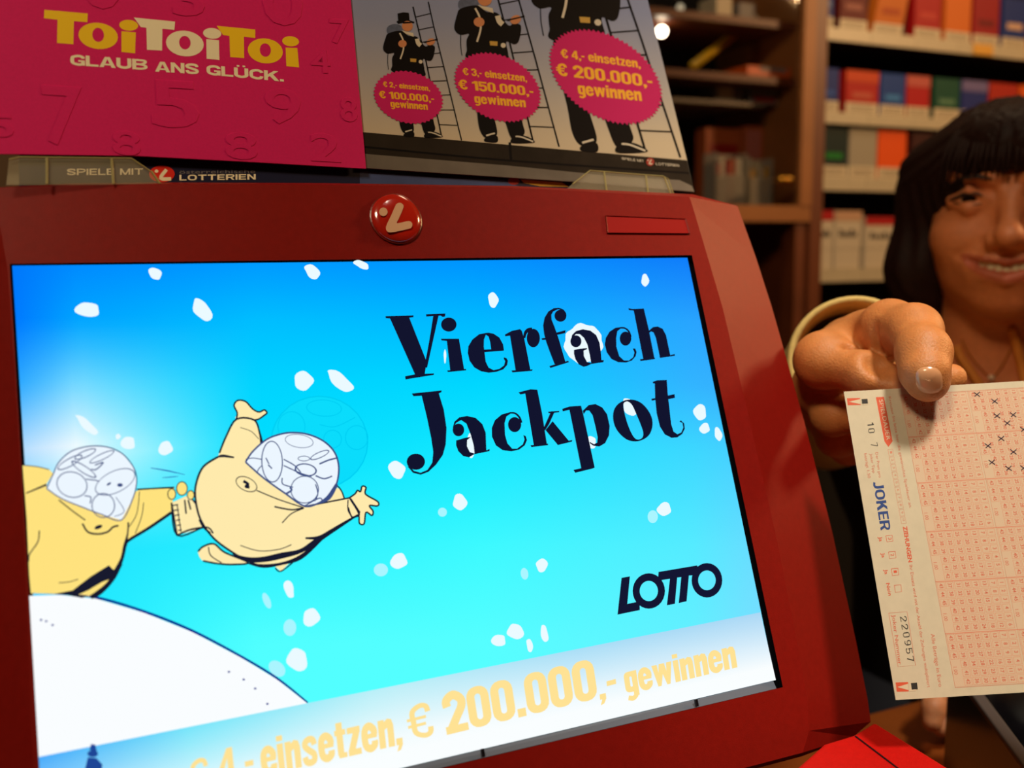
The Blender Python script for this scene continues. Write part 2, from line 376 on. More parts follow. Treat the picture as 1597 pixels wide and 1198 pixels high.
# ceiling lamp bodies out of view, over three of the lights
lamp_on = mat('lamp glow', (1, .75, .45, 1), emit=6); lampm = mat('lamp ring', rgb(180, 170, 160), rough=.3, metal=1)
for i, (x, y) in enumerate([(-.55, -.35), (.42, -.12), (.9, .9)]):
    t = empty('ceiling_lamp', (x, y, 2.75), 'round recessed ceiling lamp '+['over the left of the terminal', 'out of view above the ticket spot', 'near the back shelves'][i], 'lamp')
    MB().lathe([(.09, 0), (.10, -.004), (.10, -.02), (.08, -.02)], (x, y, 2.75), (0, 0, 1)).obj('lamp_ring', lampm, t, smooth=False)
    MB().lathe([(.078, -.012), (.078, -.019)], (x, y, 2.75), (0, 0, 1)).obj('lamp_disc', lamp_on, t)

ZC = 1.075
ct = empty('shop_counter', (.6, .33, 0), 'orange-brown wooden counter under the terminal and tray', 'counter')
slab('counter_top', (-.7, .04, ZC-.04), (1.9, .585, ZC), counter_m, ct, bevel=.004)
slab('counter_body', (-.66, .08, 0), (1.86, .56, ZC-.04), wood, ct)

# ------------------------------------------------------------------ glazed cabinet
YR = 1.357; YB = 1.60
def X_at(px, py, Y=YR): return atY(px, py, Y)[0]
def Z_at(px, py, Y=YR): return atY(px, py, Y)[2]
xpl, xpr = X_at(1257, 200), X_at(1280, 200)           # the post
zt = 2.1
xcl = .55
cab = empty('display_cabinet', (xcl, YR, 0), 'tall dark wooden display cabinet with glazed shelves behind the terminal', 'cabinet')
zb0, zb1 = Z_at(1220, 346), Z_at(1220, 321)
slab('side_panel', (xpl+.006, YR-.01, 0), (xpr, YB, zt), wood, cab)
slab('side_lining', (xpl-.008, YR+.004, zb1), (xpl+.006, YB, zt), wood_in, cab)
slab('side_panel', (xcl-.03, YR-.01, 0), (xcl, YB, zt), wood, cab)
slab('back_panel', (xcl, YB, 0), (xpr, YB+.012, zt), black_m, cab)
slab('top_panel', (xcl-.03, YR-.01, zt), (xpr, YB+.012, zt+.02), wood, cab)
slab('bottom_board', (xcl, YR-.01, zb0), (xpl+.006, YB, zb1), wood_in, cab)
slab('door_frame', (xpl-.018, YR-.012, zb1), (xpl+.006, YR+.002, zt), wood_in, cab)
slab('drawer_divider', (xpl-.02, YR-.004, .9), (xpl+.006, YR+.03, zb0), wood, cab)
s1, s2, s3 = Z_at(1140, 118), Z_at(1140, 160, YR+.05), Z_at(1100, 22)
shelf_glass = mat('shelf edge', rgb(96, 60, 44), rough=.3)
slab('shelf', (xcl, YR+.02, s1-.004), (xpl-.008, YB, s1+.008), wood, cab)
slab('shelf', (xcl, YR+.05, s2-.004), (xpl-.05, YB, s2+.002), mat('pale shelf', rgb(120, 105, 90), rough=.4), cab)
slab('shelf', (xcl, YR+.02, s3-.004), (xpl-.008, YB, s3+.008), wood, cab)
brass = mat('brass', rgb(220, 160, 60), rough=.25, metal=1)
for px in (1220, 1232):
    p = atY(px, 281, YR-.02)
    MB().lathe([(.003, -.02), (.003, -.006), (.0065, -.004), (.0075, 0), (.005, .004), (.0, .006)], p, (0, -1, 0), 16).obj('door_knob', brass, cab, smooth=True, label='small brass door knob')
glassm = mat('thin glass', (1, 1, 1, 1), rough=.02, trans=1)
_g = bpy.data.materials.new('cabinet glass'); _g.use_nodes = True; nt = _g.node_tree; nt.nodes.clear()
_o = nt.nodes.new('ShaderNodeOutputMaterial'); _m = nt.nodes.new('ShaderNodeMixShader'); _t = nt.nodes.new('ShaderNodeBsdfTransparent'); _s = nt.nodes.new('ShaderNodeBsdfGlossy'); _f = nt.nodes.new('ShaderNodeFresnel')
_s.inputs['Roughness'].default_value = .03; _f.inputs[0].default_value = 1.3
nt.links.new(_f.outputs[0], _m.inputs[0]); nt.links.new(_t.outputs[0], _m.inputs[1]); nt.links.new(_s.outputs[0], _m.inputs[2]); nt.links.new(_m.outputs[0], _o.inputs[0])
slab('glass_pane', (xcl, YR-.004, zb1), (xpl-.018, YR-.001, zt), _g, cab)

# things inside the cabinet
def boxthing(name, px0, px1, pyb, pyt, Y, dep, m, label, cat, zfix=None, parts=(), group=None):
    xm = (px0+px1)/2
    x0, x1 = X_at(px0, pyb, Y), X_at(px1, pyb, Y); z0 = Z_at(xm, pyb, Y) if zfix is None else zfix; z1 = Z_at(xm, pyt, Y)
    t = empty(name, ((x0+x1)/2, Y+dep/2, z0), label, cat, group)
    slab('box_body', (x0, Y, z0), (x1, Y+dep, z1), m, t, bevel=.0015)
    for (n, a, b, c, d, mm) in parts:      # fractions of the front
        W, H = x1-x0, z1-z0
        slab(n, (x0+a*W, Y-.0008, z0+c*H), (x0+b*W, Y+.0002, z0+d*H), mm, t)
    return t
cream = mat('cream card', rgb(205, 190, 160), rough=.5); white = mat('white card', rgb(205, 195, 175), rough=.5)
redm = mat('red card', rgb(150, 22, 18), rough=.4); orangem = mat('orange card', rgb(225, 90, 20), rough=.4)
yellowm = mat('yellow card', rgb(200, 150, 40), rough=.4); greym = mat('grey card', rgb(120, 115, 115), rough=.5)
brownc = mat('brown card', rgb(170, 80, 35), rough=.5)
boxthing('display_box', 1100, 1157, 240, 200, YR+.10, .03, brownc, 'brown-orange card box above the red-filled clear cup', 'box', parts=[('box_label', .12, .88, .45, .8, redm)], zfix=zb1)
boxthing('display_box', 1161, 1210, 240, 197, YR+.10, .03, brownc, 'orange and pink card box above the yellow packet', 'box', parts=[('box_label', .3, .95, .3, .55, yellowm), ('box_label', .05, .5, .6, .95, mat('pink card', rgb(180, 100, 90)))], zfix=zb1)
def cup(px0, px1, pyb, pyt, inner, label):
    Y = YR+.04; x0, x1 = X_at(px0, pyb, Y), X_at(px1, pyb, Y); z1 = Z_at((px0+px1)/2, pyt, Y); z0 = zb1
    t = empty('clear_box', ((x0+x1)/2, Y+.02, z0), label, 'container')
    wl = mat('frosted plastic', rgb(190, 185, 170), rough=.3, alpha=.45)
    for a, b in (((x0, Y, z0), (x0+.003, Y+.035, z1)), ((x1-.003, Y, z0), (x1, Y+.035, z1)), ((x0, Y, z0), (x1, Y+.002, z0+(z1-z0)*.6)), ((x0, Y+.033, z0), (x1, Y+.035, z1))):
        slab('plastic_wall', a, b, wl, t)
    n = 5; wdt = (x1-x0-.008)/n
    for i in range(n):
        slab('card_insert', (x0+.004+i*wdt, Y+.006+.003*(i % 2), z0), (x0+.004+(i+.86)*wdt, Y+.03, z0+(z1-z0)*(.75+.25*random.random())), inner[i % len(inner)], t)
cup(1116, 1163, 312, 238, [redm, white, redm, brownc, white], 'clear plastic box of red and white cards on the lowest glazed shelf')
cup(1168, 1205, 316, 246, [yellowm, yellowm, cream, white, yellowm], 'clear plastic box of yellow cards by the brass knobs')
boxthing('carton', 1115, 1160, 157, 126, YR+.07, .05, greym, 'grey carton on the pale middle shelf, left one', 'box', zfix=s2+.002, parts=[('box_label', .1, .6, .2, .7, cream)])
boxthing('carton', 1171, 1213, 160, 126, YR+.06, .05, greym, 'grey carton on the pale middle shelf beside the side panel', 'box', zfix=s2+.002, parts=[('box_label', .1, .9, .1, .3, redm)])
boxthing('tray', 1165, 1233, 120, 104, YR+.03, .12, orangem, 'flat orange tray on the upper glazed shelf', 'tray', zfix=s1+.008, parts=[('box_label', .3, .9, .55, .95, greym)])
boxthing('carton', 1117, 1142, 22, -6, YR+.05, .05, cream, 'small cream carton on the top glazed shelf', 'box', zfix=s3+.008)
boxthing('carton', 1152, 1178, 24, 4, YR+.05, .05, greym, 'small grey carton at the end of the top glazed shelf', 'box', zfix=s3+.008)
a, b = atY(1080, 104, YR+.08), atY(1174, 30, YR+.12)
t = empty('yellow_tube', a, 'yellow rolled tube leaning diagonally in the glazed cabinet', 'tube')
MB().tube([a, b], .0075, 14).obj('tube_body', mat('yellow tube', rgb(215, 170, 20), rough=.4), t, smooth=True)
MB().lathe([(.0082, -.004), (.0082, .004)], b, b-a, 14).obj('tube_cap', cream, t)
# glowing balls standing in for lamp reflections at the cabinet glass
glint = mat('bulb light', (1, .8, .55, 1), emit=14); dim_glint = mat('dim bulb light', (1, .8, .5, 1), emit=.5)
for i, (px, py, r, mm, lab) in enumerate([(1032, 49, .0085, glint, 'glowing ball as bright round bulb at the edge of the photo card'), (1061, 12, .006, dim_glint, 'glowing ball as dimmer bulb high in the cabinet')]):
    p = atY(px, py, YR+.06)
    t = empty('reflection_ball', p, lab, 'lamp')
    MB().lathe([(0.0002, -r), (r*.5, -r*.87), (r*.87, -r*.5), (r, 0), (r*.87, r*.5), (r*.5, r*.87), (0.0002, r)], p, (0, -.3, -1), 16).obj('glint', mm, t, smooth=True)
    MB().tube([p+V((0, .004, r)), p+V((0, .02, r+.03)), p+V((0, .06, r+.06))], .003).obj('glint_arm', black_m, t)

# ------------------------------------------------------------------ cigarette shelves
xr = X_at(1700, 200)+.25
rack = empty('cigarette_shelves', ((xpr+xr)/2, YR, 0), 'black shelving with white price strips full of cigarette packs', 'shelf')
slab('back_panel', (xpr, YR+.16, .2), (xr, YR+.175, zt), black_m, rack)
slab('side_panel', (xr, YR, .2), (xr+.02, YR+.175, zt), wood, rack)
strip_m = mat('price strip', rgb(190, 178, 150), rough=.4, noise=.08, nscale=30)
rows = []
for (yt_, yb_, xe) in ((42, 62, 2e3), (174, 192, 2e3), (276, 297, 2e3), (420, 440, 2e3)):
    z1, z0 = Z_at(1290, yt_), Z_at(1290, yb_); rows.append((z1, z0))
    slab('shelf_board', (xpr, YR+.004, z0+.002), (xr, YR+.16, z1-.001), black_m, rack)
    n = 9; L = (xr-xpr)/n
    for i in range(n): slab('price_strip', (xpr+i*L+.0006, YR-.002, z0), (xpr+(i+1)*L-.0006, YR+.003, z1), strip_m, rack)
slab('shelf_board', (xpr, YR+.004, rows[3][1]-.16), (xr, YR+.16, rows[3][1]-.145), black_m, rack)
tagm = mat('yellow tag', rgb(220, 160, 40), rough=.5)
a_ = atY(1518, 88, YR-.004); slab('price_tag', (a_[0], YR-.004, rows[0][1]+.001), (a_[0]+.05, YR-.0021, rows[0][0]-.001), tagm, rack)
ink_m = mat('pack ink', rgb(40, 34, 34), rough=.5)
def pcol(c): return mat('pack %d %d %d' % c, rgb(*c), rough=.5, coat=.0, spec=.2)
BL, DR, OR, RD, GN, GY = (22, 48, 120), (96, 20, 22), (196, 104, 28), (170, 22, 26), (14, 120, 40), (160, 152, 134)
def pack(row, px0, px1, h, c, label, cap=None, lab=.26, tilt=0, dark=None, Y=YR+.006, zoff=0):
    z1 = rows[row][0]; py = 45+[0, 130, 230, 375][row]
    x0 = X_at(px0, py); x1 = X_at(px1, py); W = x1-x0; D = .022
    t = empty('cigarette_pack', ((x0+x1)/2, Y+D/2, z1+zoff), label, 'cigarette pack', 'cigarette packs on the shelves')
    sh = lambda x, y, z: (x+(z-z1)*tilt, y, z+zoff)
    F = lambda a, b, nm, m_, o=None: MB().box(a, b, sh).obj(nm, m_, t if o is None else o, bevel=.0008 if nm == 'pack_body' else 0)
    F((x0, Y, z1), (x1, Y+D, z1+h), 'pack_body', pcol(c))
    if lab: F((x0+.0008, Y-.0006, z1+.0005), (x1-.0008, Y+.0003, z1+h*lab), 'warning_label', cream)
    if cap: F((x0, Y-.0005, z1+h*.74), (x1, Y+.0002, z1+h*.998), 'lid', pcol(cap))
    if lab:
        for k in range(3): F((x0+W*.12, Y-.0009, z1+h*lab*(.22+.24*k)), (x1-W*.14, Y-.0005, z1+h*lab*(.28+.24*k)), 'warning_line', ink_m)
    if dark: F((x0+W*.2, Y-.0006, z1+h*.38), (x1-W*.2, Y+.0003, z1+h*.5), 'crest', pcol(dark))
    return t
H = .085
R1 = [(1283, 1303, BL, None, (90, 120, 170)), (1313, 1356, DR, None, (150, 90, 80)), (1364, 1410, OR, None, (170, 70, 20)), (1430, 1471, RD, None, (190, 60, 50)), (1478, 1518, (214, 110, 34), None, None), (1522, 1562, (150, 20, 28), None, (110, 14, 20)), (1567, 1606, BL, None, (210, 170, 140)), (1612, 1650, RD, None, None)]
nm = {BL: 'blue', DR: 'dark red', OR: 'amber', RD: 'red', GN: 'green', GY: 'grey'}
L1 = ['blue pack next to the wooden post on the top shelf', 'dark maroon pack second from the post on the top shelf', 'leaning amber pack on the top shelf', 'red pack right of the leaning amber pack on the top shelf', 'orange pack on the top shelf', 'crimson pack above the yellow price tag', 'blue pack with a pale crest on the top shelf by the frame edge', 'red pack beyond the pale-crested blue one, top shelf']
for q, lb in zip(R1, L1): pack(0, q[0], q[1], H*1.05, q[2], lb, q[3], dark=q[4], tilt=.22 if lb.startswith('leaning') else 0, lab=.2)
R2 = [(1280, 1311, BL, None, (40, 80, 160)), (1322, 1373, (176, 26, 22), (200, 70, 30), (190, 90, 70)), (1376, 1415, (14, 62, 140), None, (60, 130, 200)), (1417, 1453, (178, 14, 24), (190, 90, 80), None), (1460, 1500, (10, 74, 56), None, (90, 130, 100)), (1503, 1543, (30, 44, 120), (110, 100, 150), None), (1546, 1590, (170, 40, 24), None, (210, 130, 90)), (1594, 1640, (220, 90, 20), None, None)]
L2 = ['dark blue pack by the post on the second shelf', 'wide red pack with an orange lid on the second shelf', 'bright blue pack left of the pink-lidded red pack', 'red pack with a pink lid on the second shelf', 'dark green pack on the second shelf', 'indigo pack with a lilac lid above the woman', 'red pack with a tan crest just over the hair', 'orange pack over the woman on the second shelf']
for q, lb in zip(R2, L2): pack(1, q[0], q[1], H*.86, q[2], lb, q[3], dark=q[4])
R3 = [(1282, 1325, (16, 40, 40), None, GN), (1327, 1370, GY, None, None), (1372, 1416, (232, 86, 16), None, None), (1424, 1464, (60, 20, 20), None, None)]
L3 = ['dark pack with a green front on the third shelf', 'plain grey-white pack on the third shelf', 'vivid orange pack on the third shelf beside the hair', 'dark maroon pack half behind the hair, third shelf']
for q, lb in zip(R3, L3):
    t = pack(2, q[0], q[1], H*.98, q[2], lb, q[3], lab=.24, dark=q[4])
WH = (196, 184, 162)
for (a_, b_, h_, cp, zo, lb) in [(1272, 1300, .034, None, 0, 'lower white pack by the post on the fourth shelf'), (1303, 1343, .034, None, 0, 'lower white pack, second on the fourth shelf'),
                             (1272, 1300, .066, RD, .0345, 'red-capped white pack stacked by the post'), (1303, 1344, .066, (190, 150, 120), .0345, 'tan-capped white pack stacked on the fourth shelf'),
                             (1350, 1398, .034, None, 0, 'lower white pack of the right stack, fourth shelf'), (1350, 1398, .056, RD, .0345, 'red-capped white pack atop the right stack, fourth shelf')]:
    t = pack(3, a_, b_, h_, WH, lb, cp, lab=0, zoff=zo, Y=YR+.004)
    if cp:
        X0, X1 = X_at(a_, 420), X_at(b_, 420); W = X1-X0; zz = rows[3][0]+zo+h_*.32; bm = MB()
        for k in range(5): bm.box((X0+W*(.16+.14*k), YR+.0032, zz), (X0+W*(.25+.14*k), YR+.0041, zz+h_*(.2 if k in (0, 3) else .13)))
        bm.obj('lettering', ink_m, t)

# ------------------------------------------------------------------ the lottery terminal
SW = .33/.305
q = [atz(19, 415, .378*SW), atz(1072, 402, .505*SW), atz(1209, 1062, .464*SW), atz(77, 1327, .336*SW)]
O_ = q[3]; U = unit(q[2]-q[3]); N_ = unit(np.cross(U, unit(q[0]-q[3]))); W_ = np.cross(N_, U)
PL = lambda h: (O_+N_*h, N_)
def pp(p, h): return onplane(p[0], p[1], O_+N_*h, N_)
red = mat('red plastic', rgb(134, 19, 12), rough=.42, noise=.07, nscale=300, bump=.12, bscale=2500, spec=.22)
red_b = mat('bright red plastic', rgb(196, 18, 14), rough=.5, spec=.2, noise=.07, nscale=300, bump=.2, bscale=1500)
dark = mat('dark gasket', rgb(16, 14, 22), rough=.35)
FH = .004
term = empty('lottery_terminal', onplane(600, 1300, V((0, 0, ZC)), V((0, 0, 1)))*V((0, 0, 1))+V((.17, .40, 0)), 'big red lottery terminal with a lit blue screen', 'terminal')
Cr = [(-16, 293), (120, 289), (250, 287), (500, 288), (800, 293), (1075, 307), (1079, 318), (1104, 402), (1127, 480), (1170, 660), (1209, 830), (1243, 1000), (1259, 1090), (1262, 1140), (1252, 1174), (1100, 1214), (600, 1340), (70, 1470), (50, 1150), (36, 800), (22, 560), (12, 420), (0, 352)]
Ou = [(-75, 300), (110, 286), (250, 284.5), (500, 285.5), (800, 290), (1080, 303), (1150, 321), (1179, 402), (1204, 480), (1255, 660), (1298, 830), (1335, 1000), (1353, 1090), (1358, 1126), (1331, 1149), (1250, 1180), (600, 1352), (30, 1500), (-10, 1150), (-30, 800), (-44, 560), (-56, 420), (-66, 352)]
front = [pp(p, FH) for p in Cr]; outer = [pp(p, -.014 if 4 < i < 15 else (-.006 if i > 16 else 0.0)) for i, p in enumerate(Ou)]
back = [p-N_*.05 for p in outer]
b1 = [p-N_*.028+((sum(outer)/len(outer))-p)*.10 for p in outer]
inn = [(15, 411.5), (1079, 398), (1221, 1072), (70, 1345)]
scq = [(19, 414.5), (1072, 402), (1209, 1061), (77, 1327)]
hole = [pp(p, FH) for p in inn]; hole2 = [pp(p, -.0005) for p in inn]
to2 = lambda p: Vector(((p-O_)@U, (p-O_)@W_, 0))
mb = MB()
tri = geometry.tessellate_polygon([[to2(p) for p in front], [to2(p) for p in hole]])
A = front+hole; mb.add(A, [t if np.cross(A[t[1]]-A[t[0]], A[t[2]]-A[t[0]])@N_ > 0 else t[::-1] for t in tri])
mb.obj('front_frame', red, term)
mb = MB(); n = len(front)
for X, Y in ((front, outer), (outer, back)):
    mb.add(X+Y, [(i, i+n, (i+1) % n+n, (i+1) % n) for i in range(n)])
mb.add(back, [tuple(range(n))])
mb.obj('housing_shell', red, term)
hole3 = [pp(p, -.0012) for p in inn]; mb = MB(); mb.add(hole+hole3, [(i, (i+1) % 4, (i+1) % 4+4, i+4) for i in range(4)]+[(4, 7, 6, 5)]); mb.obj('screen_gasket', dark, term)
# lower lip of the screen with its clips
lip = mat('grey lip', rgb(96, 104, 122), rough=.35)
a, b = pp((1206, 1062.5), .0), pp((78, 1327.5), .0); a2, b2 = pp((1211, 1074), .003), pp((73, 1343), .003)
MB().prism([a, b, b2, a2], [x-N_*.002 for x in (a, b, b2, a2)]).obj('screen_lip', lip, term)
for px in (1085, 752, 400):
    py = 1068-(px-1209)*-.234; py = 1062+(1209-px)*.2341
    c = pp((px, py+5), .0032); MB().box((-.0007, -.0017, 0), (.0007, .0016, .0012), lambda x, y, z: c+U*x+W_*y+N_*z).obj('screen_clip', dark, term)
# screen: picture shown by the display, as flat layers of coloured light with painted haze
sc_m = vcol_mat('screen picture', emit=True)
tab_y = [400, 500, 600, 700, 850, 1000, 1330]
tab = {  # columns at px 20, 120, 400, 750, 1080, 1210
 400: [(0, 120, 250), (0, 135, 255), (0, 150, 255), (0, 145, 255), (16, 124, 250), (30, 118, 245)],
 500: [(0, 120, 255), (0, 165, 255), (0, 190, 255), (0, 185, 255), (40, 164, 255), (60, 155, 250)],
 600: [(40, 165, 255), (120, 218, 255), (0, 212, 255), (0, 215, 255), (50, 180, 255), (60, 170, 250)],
 700: [(170, 215, 255), (245, 253, 255), (0, 222, 255), (20, 232, 255), (60, 215, 255), (80, 200, 255)],  # near-white backlight haze at the left painted into the picture colours
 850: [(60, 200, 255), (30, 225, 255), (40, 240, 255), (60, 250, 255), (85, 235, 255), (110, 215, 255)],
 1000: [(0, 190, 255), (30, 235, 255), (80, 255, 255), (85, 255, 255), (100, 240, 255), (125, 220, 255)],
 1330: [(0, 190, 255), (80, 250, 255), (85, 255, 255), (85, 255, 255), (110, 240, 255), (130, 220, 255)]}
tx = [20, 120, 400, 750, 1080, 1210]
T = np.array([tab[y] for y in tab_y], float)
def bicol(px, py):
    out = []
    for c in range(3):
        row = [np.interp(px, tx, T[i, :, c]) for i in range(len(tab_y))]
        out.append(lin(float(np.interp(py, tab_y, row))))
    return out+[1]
def unproj_px(p):
    c = R.T@(p-CAM); return (CXP+FPX*c[0]/-c[2], CYP-FPX*c[1]/-c[2])
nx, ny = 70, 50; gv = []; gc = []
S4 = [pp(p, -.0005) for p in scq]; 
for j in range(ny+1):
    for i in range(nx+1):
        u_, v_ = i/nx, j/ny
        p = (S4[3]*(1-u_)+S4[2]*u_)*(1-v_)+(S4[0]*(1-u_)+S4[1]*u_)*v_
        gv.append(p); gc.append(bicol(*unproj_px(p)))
gf = [(j*(nx+1)+i, j*(nx+1)+i+1, (j+1)*(nx+1)+i+1, (j+1)*(nx+1)+i) for j in range(ny) for i in range(nx)]
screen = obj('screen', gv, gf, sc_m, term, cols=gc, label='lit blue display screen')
LAY = -.0005
def show(ink, name, m, lvl, **k): return ink.put((O_, N_), name, m, screen, h=LAY+.00012*lvl, **k)
flake = glow('flake light', 235, 250, 255); flake2 = glow('soft flake light', 170, 245, 255)
fl = Ink()
for (x, y, rx, ry, sh) in [(137, 483, 19, 12, 0), (242, 427, 10, 10, .2), (315, 483, 15, 16, .5), (487, 424, 12, 10, .4), (564, 413, 12, 6, .3), (769, 468, 8, 11, .2), (1006, 437, 6, 9, 0), (473, 594, 15, 14, 0), (530, 594, 20, 12, .6), (135, 663, 17, 8, .8), (200, 691, 11, 11, 0), (258, 699, 11, 11, 0), (184, 681, 4, 4, 0), (619, 733, 13, 13, .1), (717, 783, 11, 12, 0), (1036, 794, 11, 10, 0), (622, 875, 13, 12, 0), (845, 882, 9, 10, 0), (485, 963, 13, 14, 0), (464, 1029, 16, 18, 0), (451, 919, 8, 13, .8), (804, 985, 13, 12, 0), (849, 988, 6, 13, 1), (778, 999, 11, 10, 0), (826, 1007, 5, 10, .8), (1092, 643, 10, 12, .2), (1099, 668, 8, 8, 0), (1120, 677, 6, 10, .4), (734, 695, 7, 18, 0), (922, 690, 8, 10, 0), (982, 635, 11, 14, .5), (694, 556, 2, 10, 0)]:
    jit = [(x+rx*math.cos(t)*(1+.13*math.sin(3*t+x)), y+ry*math.sin(t)*(1+.12*math.cos(2*t+y))+sh*rx*math.cos(t)) for t in np.linspace(0, 6.283, 20, endpoint=False)]
    show(Ink().poly(jit), 'snowflake', flake, 1)
fl.poly([(910+30*math.cos(t)*(1+.05*math.sin(9*t)), 536+31*math.sin(t)*(1+.06*math.cos(7*t))) for t in np.linspace(0, 6.283, 40, endpoint=False)])
show(fl, 'snowflake', flake, 1)
for (x, y, rx, ry, sh) in [(690, 799, 7, 7, 0), (594, 889, 11, 10, 0), (818, 895, 6, 9, .2), (452, 979, 10, 13, 0), (432, 1043, 13, 12, .3), (416, 937, 7, 10, 1), (1018, 806, 8, 10, 0)]: show(Ink().ell(x, y, rx, ry, sh), 'snowflake', flake2, 1)
# faint ring behind the flying figure
ring = Ink((290, 610, 4.132)).ell(860, 330, 315, 300, 0, hole=(308, 293)).ell(890, 110, 115, 55, .05, hole=(110, 50)).ell(680, 230, 90, 100, 0, hole=(85, 95)).line([(860, 215), (960, 230), (1090, 170)], 5).ell(945, 310, 60, 60, 0, hole=(55, 55)).ell(1100, 300, 75, 80, 0, hole=(70, 75))
show(Ink((290, 610, 4.132)).ell(860, 330, 308, 293), 'faint_disc', glow('faint cyan', 10, 220, 252), 1)
show(ring, 'faint_ring', glow('faint teal', 0, 204, 242), 2)
# white hill and banner
hill = Ink().poly([(30, 930), (60, 929), (94, 928), (150, 934), (225, 956), (300, 986), (376, 1026), (432, 1060), (479, 1097), (479, 1100), (60, 1190), (40, 1190)])
show(hill, 'white_hill', glow('hill white', 250, 253, 255), 2)
hl = Ink().line([(50, 925, 1), (94, 927, 1.5), (150, 932, 4), (225, 954, 4), (300, 984, 4), (376, 1024, 3.5), (432, 1058, 3.5), (480, 1096, 2.5)])
for x, y in [(357, 1048), (380, 1060), (398, 1074), (417, 1098), (82, 975), (64, 967), (72, 969)]: hl.ell(x, y, 2, 1.6)
show(hl, 'hill_outline', glow('navy line', 10, 40, 140), 4)
bt = lambda px: 1179-(px-69.5)*.2005
bv = []; bc = []; nb = 24
for i in range(nb+1):
    px0 = 60+(1208-60)*i/nb
    for j in range(6):
        f = j/5; px = 60+(1186+24*f-60)*i/nb; yb = 1327-(px-77)*.2350; y = bt(px)+(yb-bt(px))*f
        p = onplane(px, y, O_+N_*(LAY+.00036), N_); 
        # keep inside the screen
        bv.append(p); top = np.array([np.interp(px, [60, 300, 600, 900, 1200], [70, 120, 190, 170, 170]), np.interp(px, [60, 300, 600, 900, 1200], [170, 230, 240, 222, 215]), np.interp(px, [60, 300, 1200], [250, 250, 245])])
        wv = np.clip(f*np.interp(px, [60, 700, 1200], [1.1, 1.5, 1.25]), 0, 1); c = top*(1-wv)+np.array([250, 254, 255])*wv
        bc.append([lin(a_) for a_ in c]+[1])
bf = [(i*6+j, i*6+j+1, (i+1)*6+j+1, (i+1)*6+j) for i in range(nb) for j in range(5)]
obj('banner', bv, bf, sc_m, screen, cols=bc)
by = glow('banner yellow', 255, 226, 148)
bn = Ink((500, 830, 2.101)).heavy('€', (303, 684), (374, 666), (-22, -112), k=.15).heavy('200.000', (414, 665), (910, 545), (-20, -132), k=.215, gap=.045).heavy(',-', (916, 550), (973, 535), (-12, -105)).heavy('gewinnen', (1002, 532), (1366, 443), (-14, -90), k=.215, gap=.05)
bn.heavy('einsetzen,', (-190, 800), (270, 695), (-12, -118), k=.215, gap=.05).heavy('4,-', (-330, 834), (-215, 806), (-12, -118)).heavy('€', (-420, 860), (-360, 845), (-14, -110), k=.15)
show(bn, 'banner_lettering', by, 5)
sw = Ink((0, 800, 2.662)).ell(385, 1000, 22, 14).poly([(372, 985), (378, 960), (395, 962), (402, 990)]).poly([(350, 1075), (365, 1015), (400, 1018), (425, 1045), (420, 1090), (360, 1100)])
show(sw, 'banner_figure', glow('faint navy', 30, 70, 150), 5)
# lettering VIERFACH JACKPOT, traced letter by letter
g = Ink((600, 480, 6.654))
g.poly([(8, 88), (298, 80), (298, 98), (255, 104), (435, 560), (415, 690), (315, 695), (55, 112), (10, 108)]).line([(532, 78, 54), (480, 350, 38), (425, 620, 30)])
g.poly([(428, 68), (630, 60), (625, 92), (600, 95), (580, 82), (432, 92)]).poly([(212, 712), (320, 690), (512, 682), (510, 697), (215, 745)])
g.ell(665, 175, 80, 73).poly([(583, 322), (770, 322), (825, 645), (680, 655), (645, 345), (590, 340)]).poly([(648, 652), (845, 635), (845, 650), (655, 668)])
g.poly([(1050, 262), (980, 275), (910, 330), (868, 400), (862, 470), (880, 550), (930, 620), (1000, 660), (1080, 675), (1160, 665), (1230, 640), (1270, 595), (1278, 550), (1262, 522), (1235, 515), (1236, 532), (1250, 555), (1238, 600), (1190, 635), (1130, 648), (1078, 622), (1048, 560), (1036, 465), (1028, 400), (1030, 330), (1050, 280)])
g.poly([(1045, 262), (1080, 260), (1130, 270), (1190, 310), (1228, 380), (1237, 440), (1105, 435), (1095, 360), (1078, 300), (1050, 280)]).poly([(1028, 435), (1237, 425), (1235, 446), (1030, 462)])
g.poly([(1248, 278), (1320, 240), (1405, 222), (1422, 240), (1450, 330), (1512, 648), (1360, 660), (1300, 290), (1250, 297)]).poly([(1315, 652), (1535, 640), (1530, 655), (1325, 672)]).ell(1542, 315, 68, 96).line([(1448, 315, 22), (1460, 262, 32), (1490, 232, 40), (1530, 222, 34)])
g.zoom(820, 470, 6.654)
g.poly([(340, 68), (290, 72), (235, 105), (195, 170), (180, 250), (190, 340), (215, 430), (255, 540), (300, 655), (415, 640), (385, 540), (345, 400), (300, 270), (268, 190), (265, 140), (285, 105), (330, 85)]).ell(360, 150, 62).line([(290, 82, 16), (340, 76, 14), (385, 95, 20), (412, 135, 22)])
g.poly([(245, 672), (440, 617), (448, 632), (255, 692)]).poly([(318, 325), (412, 300), (410, 330), (328, 348)]).poly([(163, 385), (210, 378), (215, 398), (170, 402)])
g.ell(520, 415, 57, 62).poly([(470, 400), (480, 350), (520, 310), (590, 290), (670, 305), (730, 350), (765, 430), (778, 520), (785, 610), (810, 610), (805, 632), (680, 650), (665, 560), (640, 450), (605, 380), (560, 340), (520, 340), (490, 370)])
g.poly([(500, 505), (560, 492), (635, 485), (635, 497), (600, 512), (603, 570), (635, 630), (690, 645), (640, 670), (600, 680), (550, 655), (515, 600), (500, 545)])
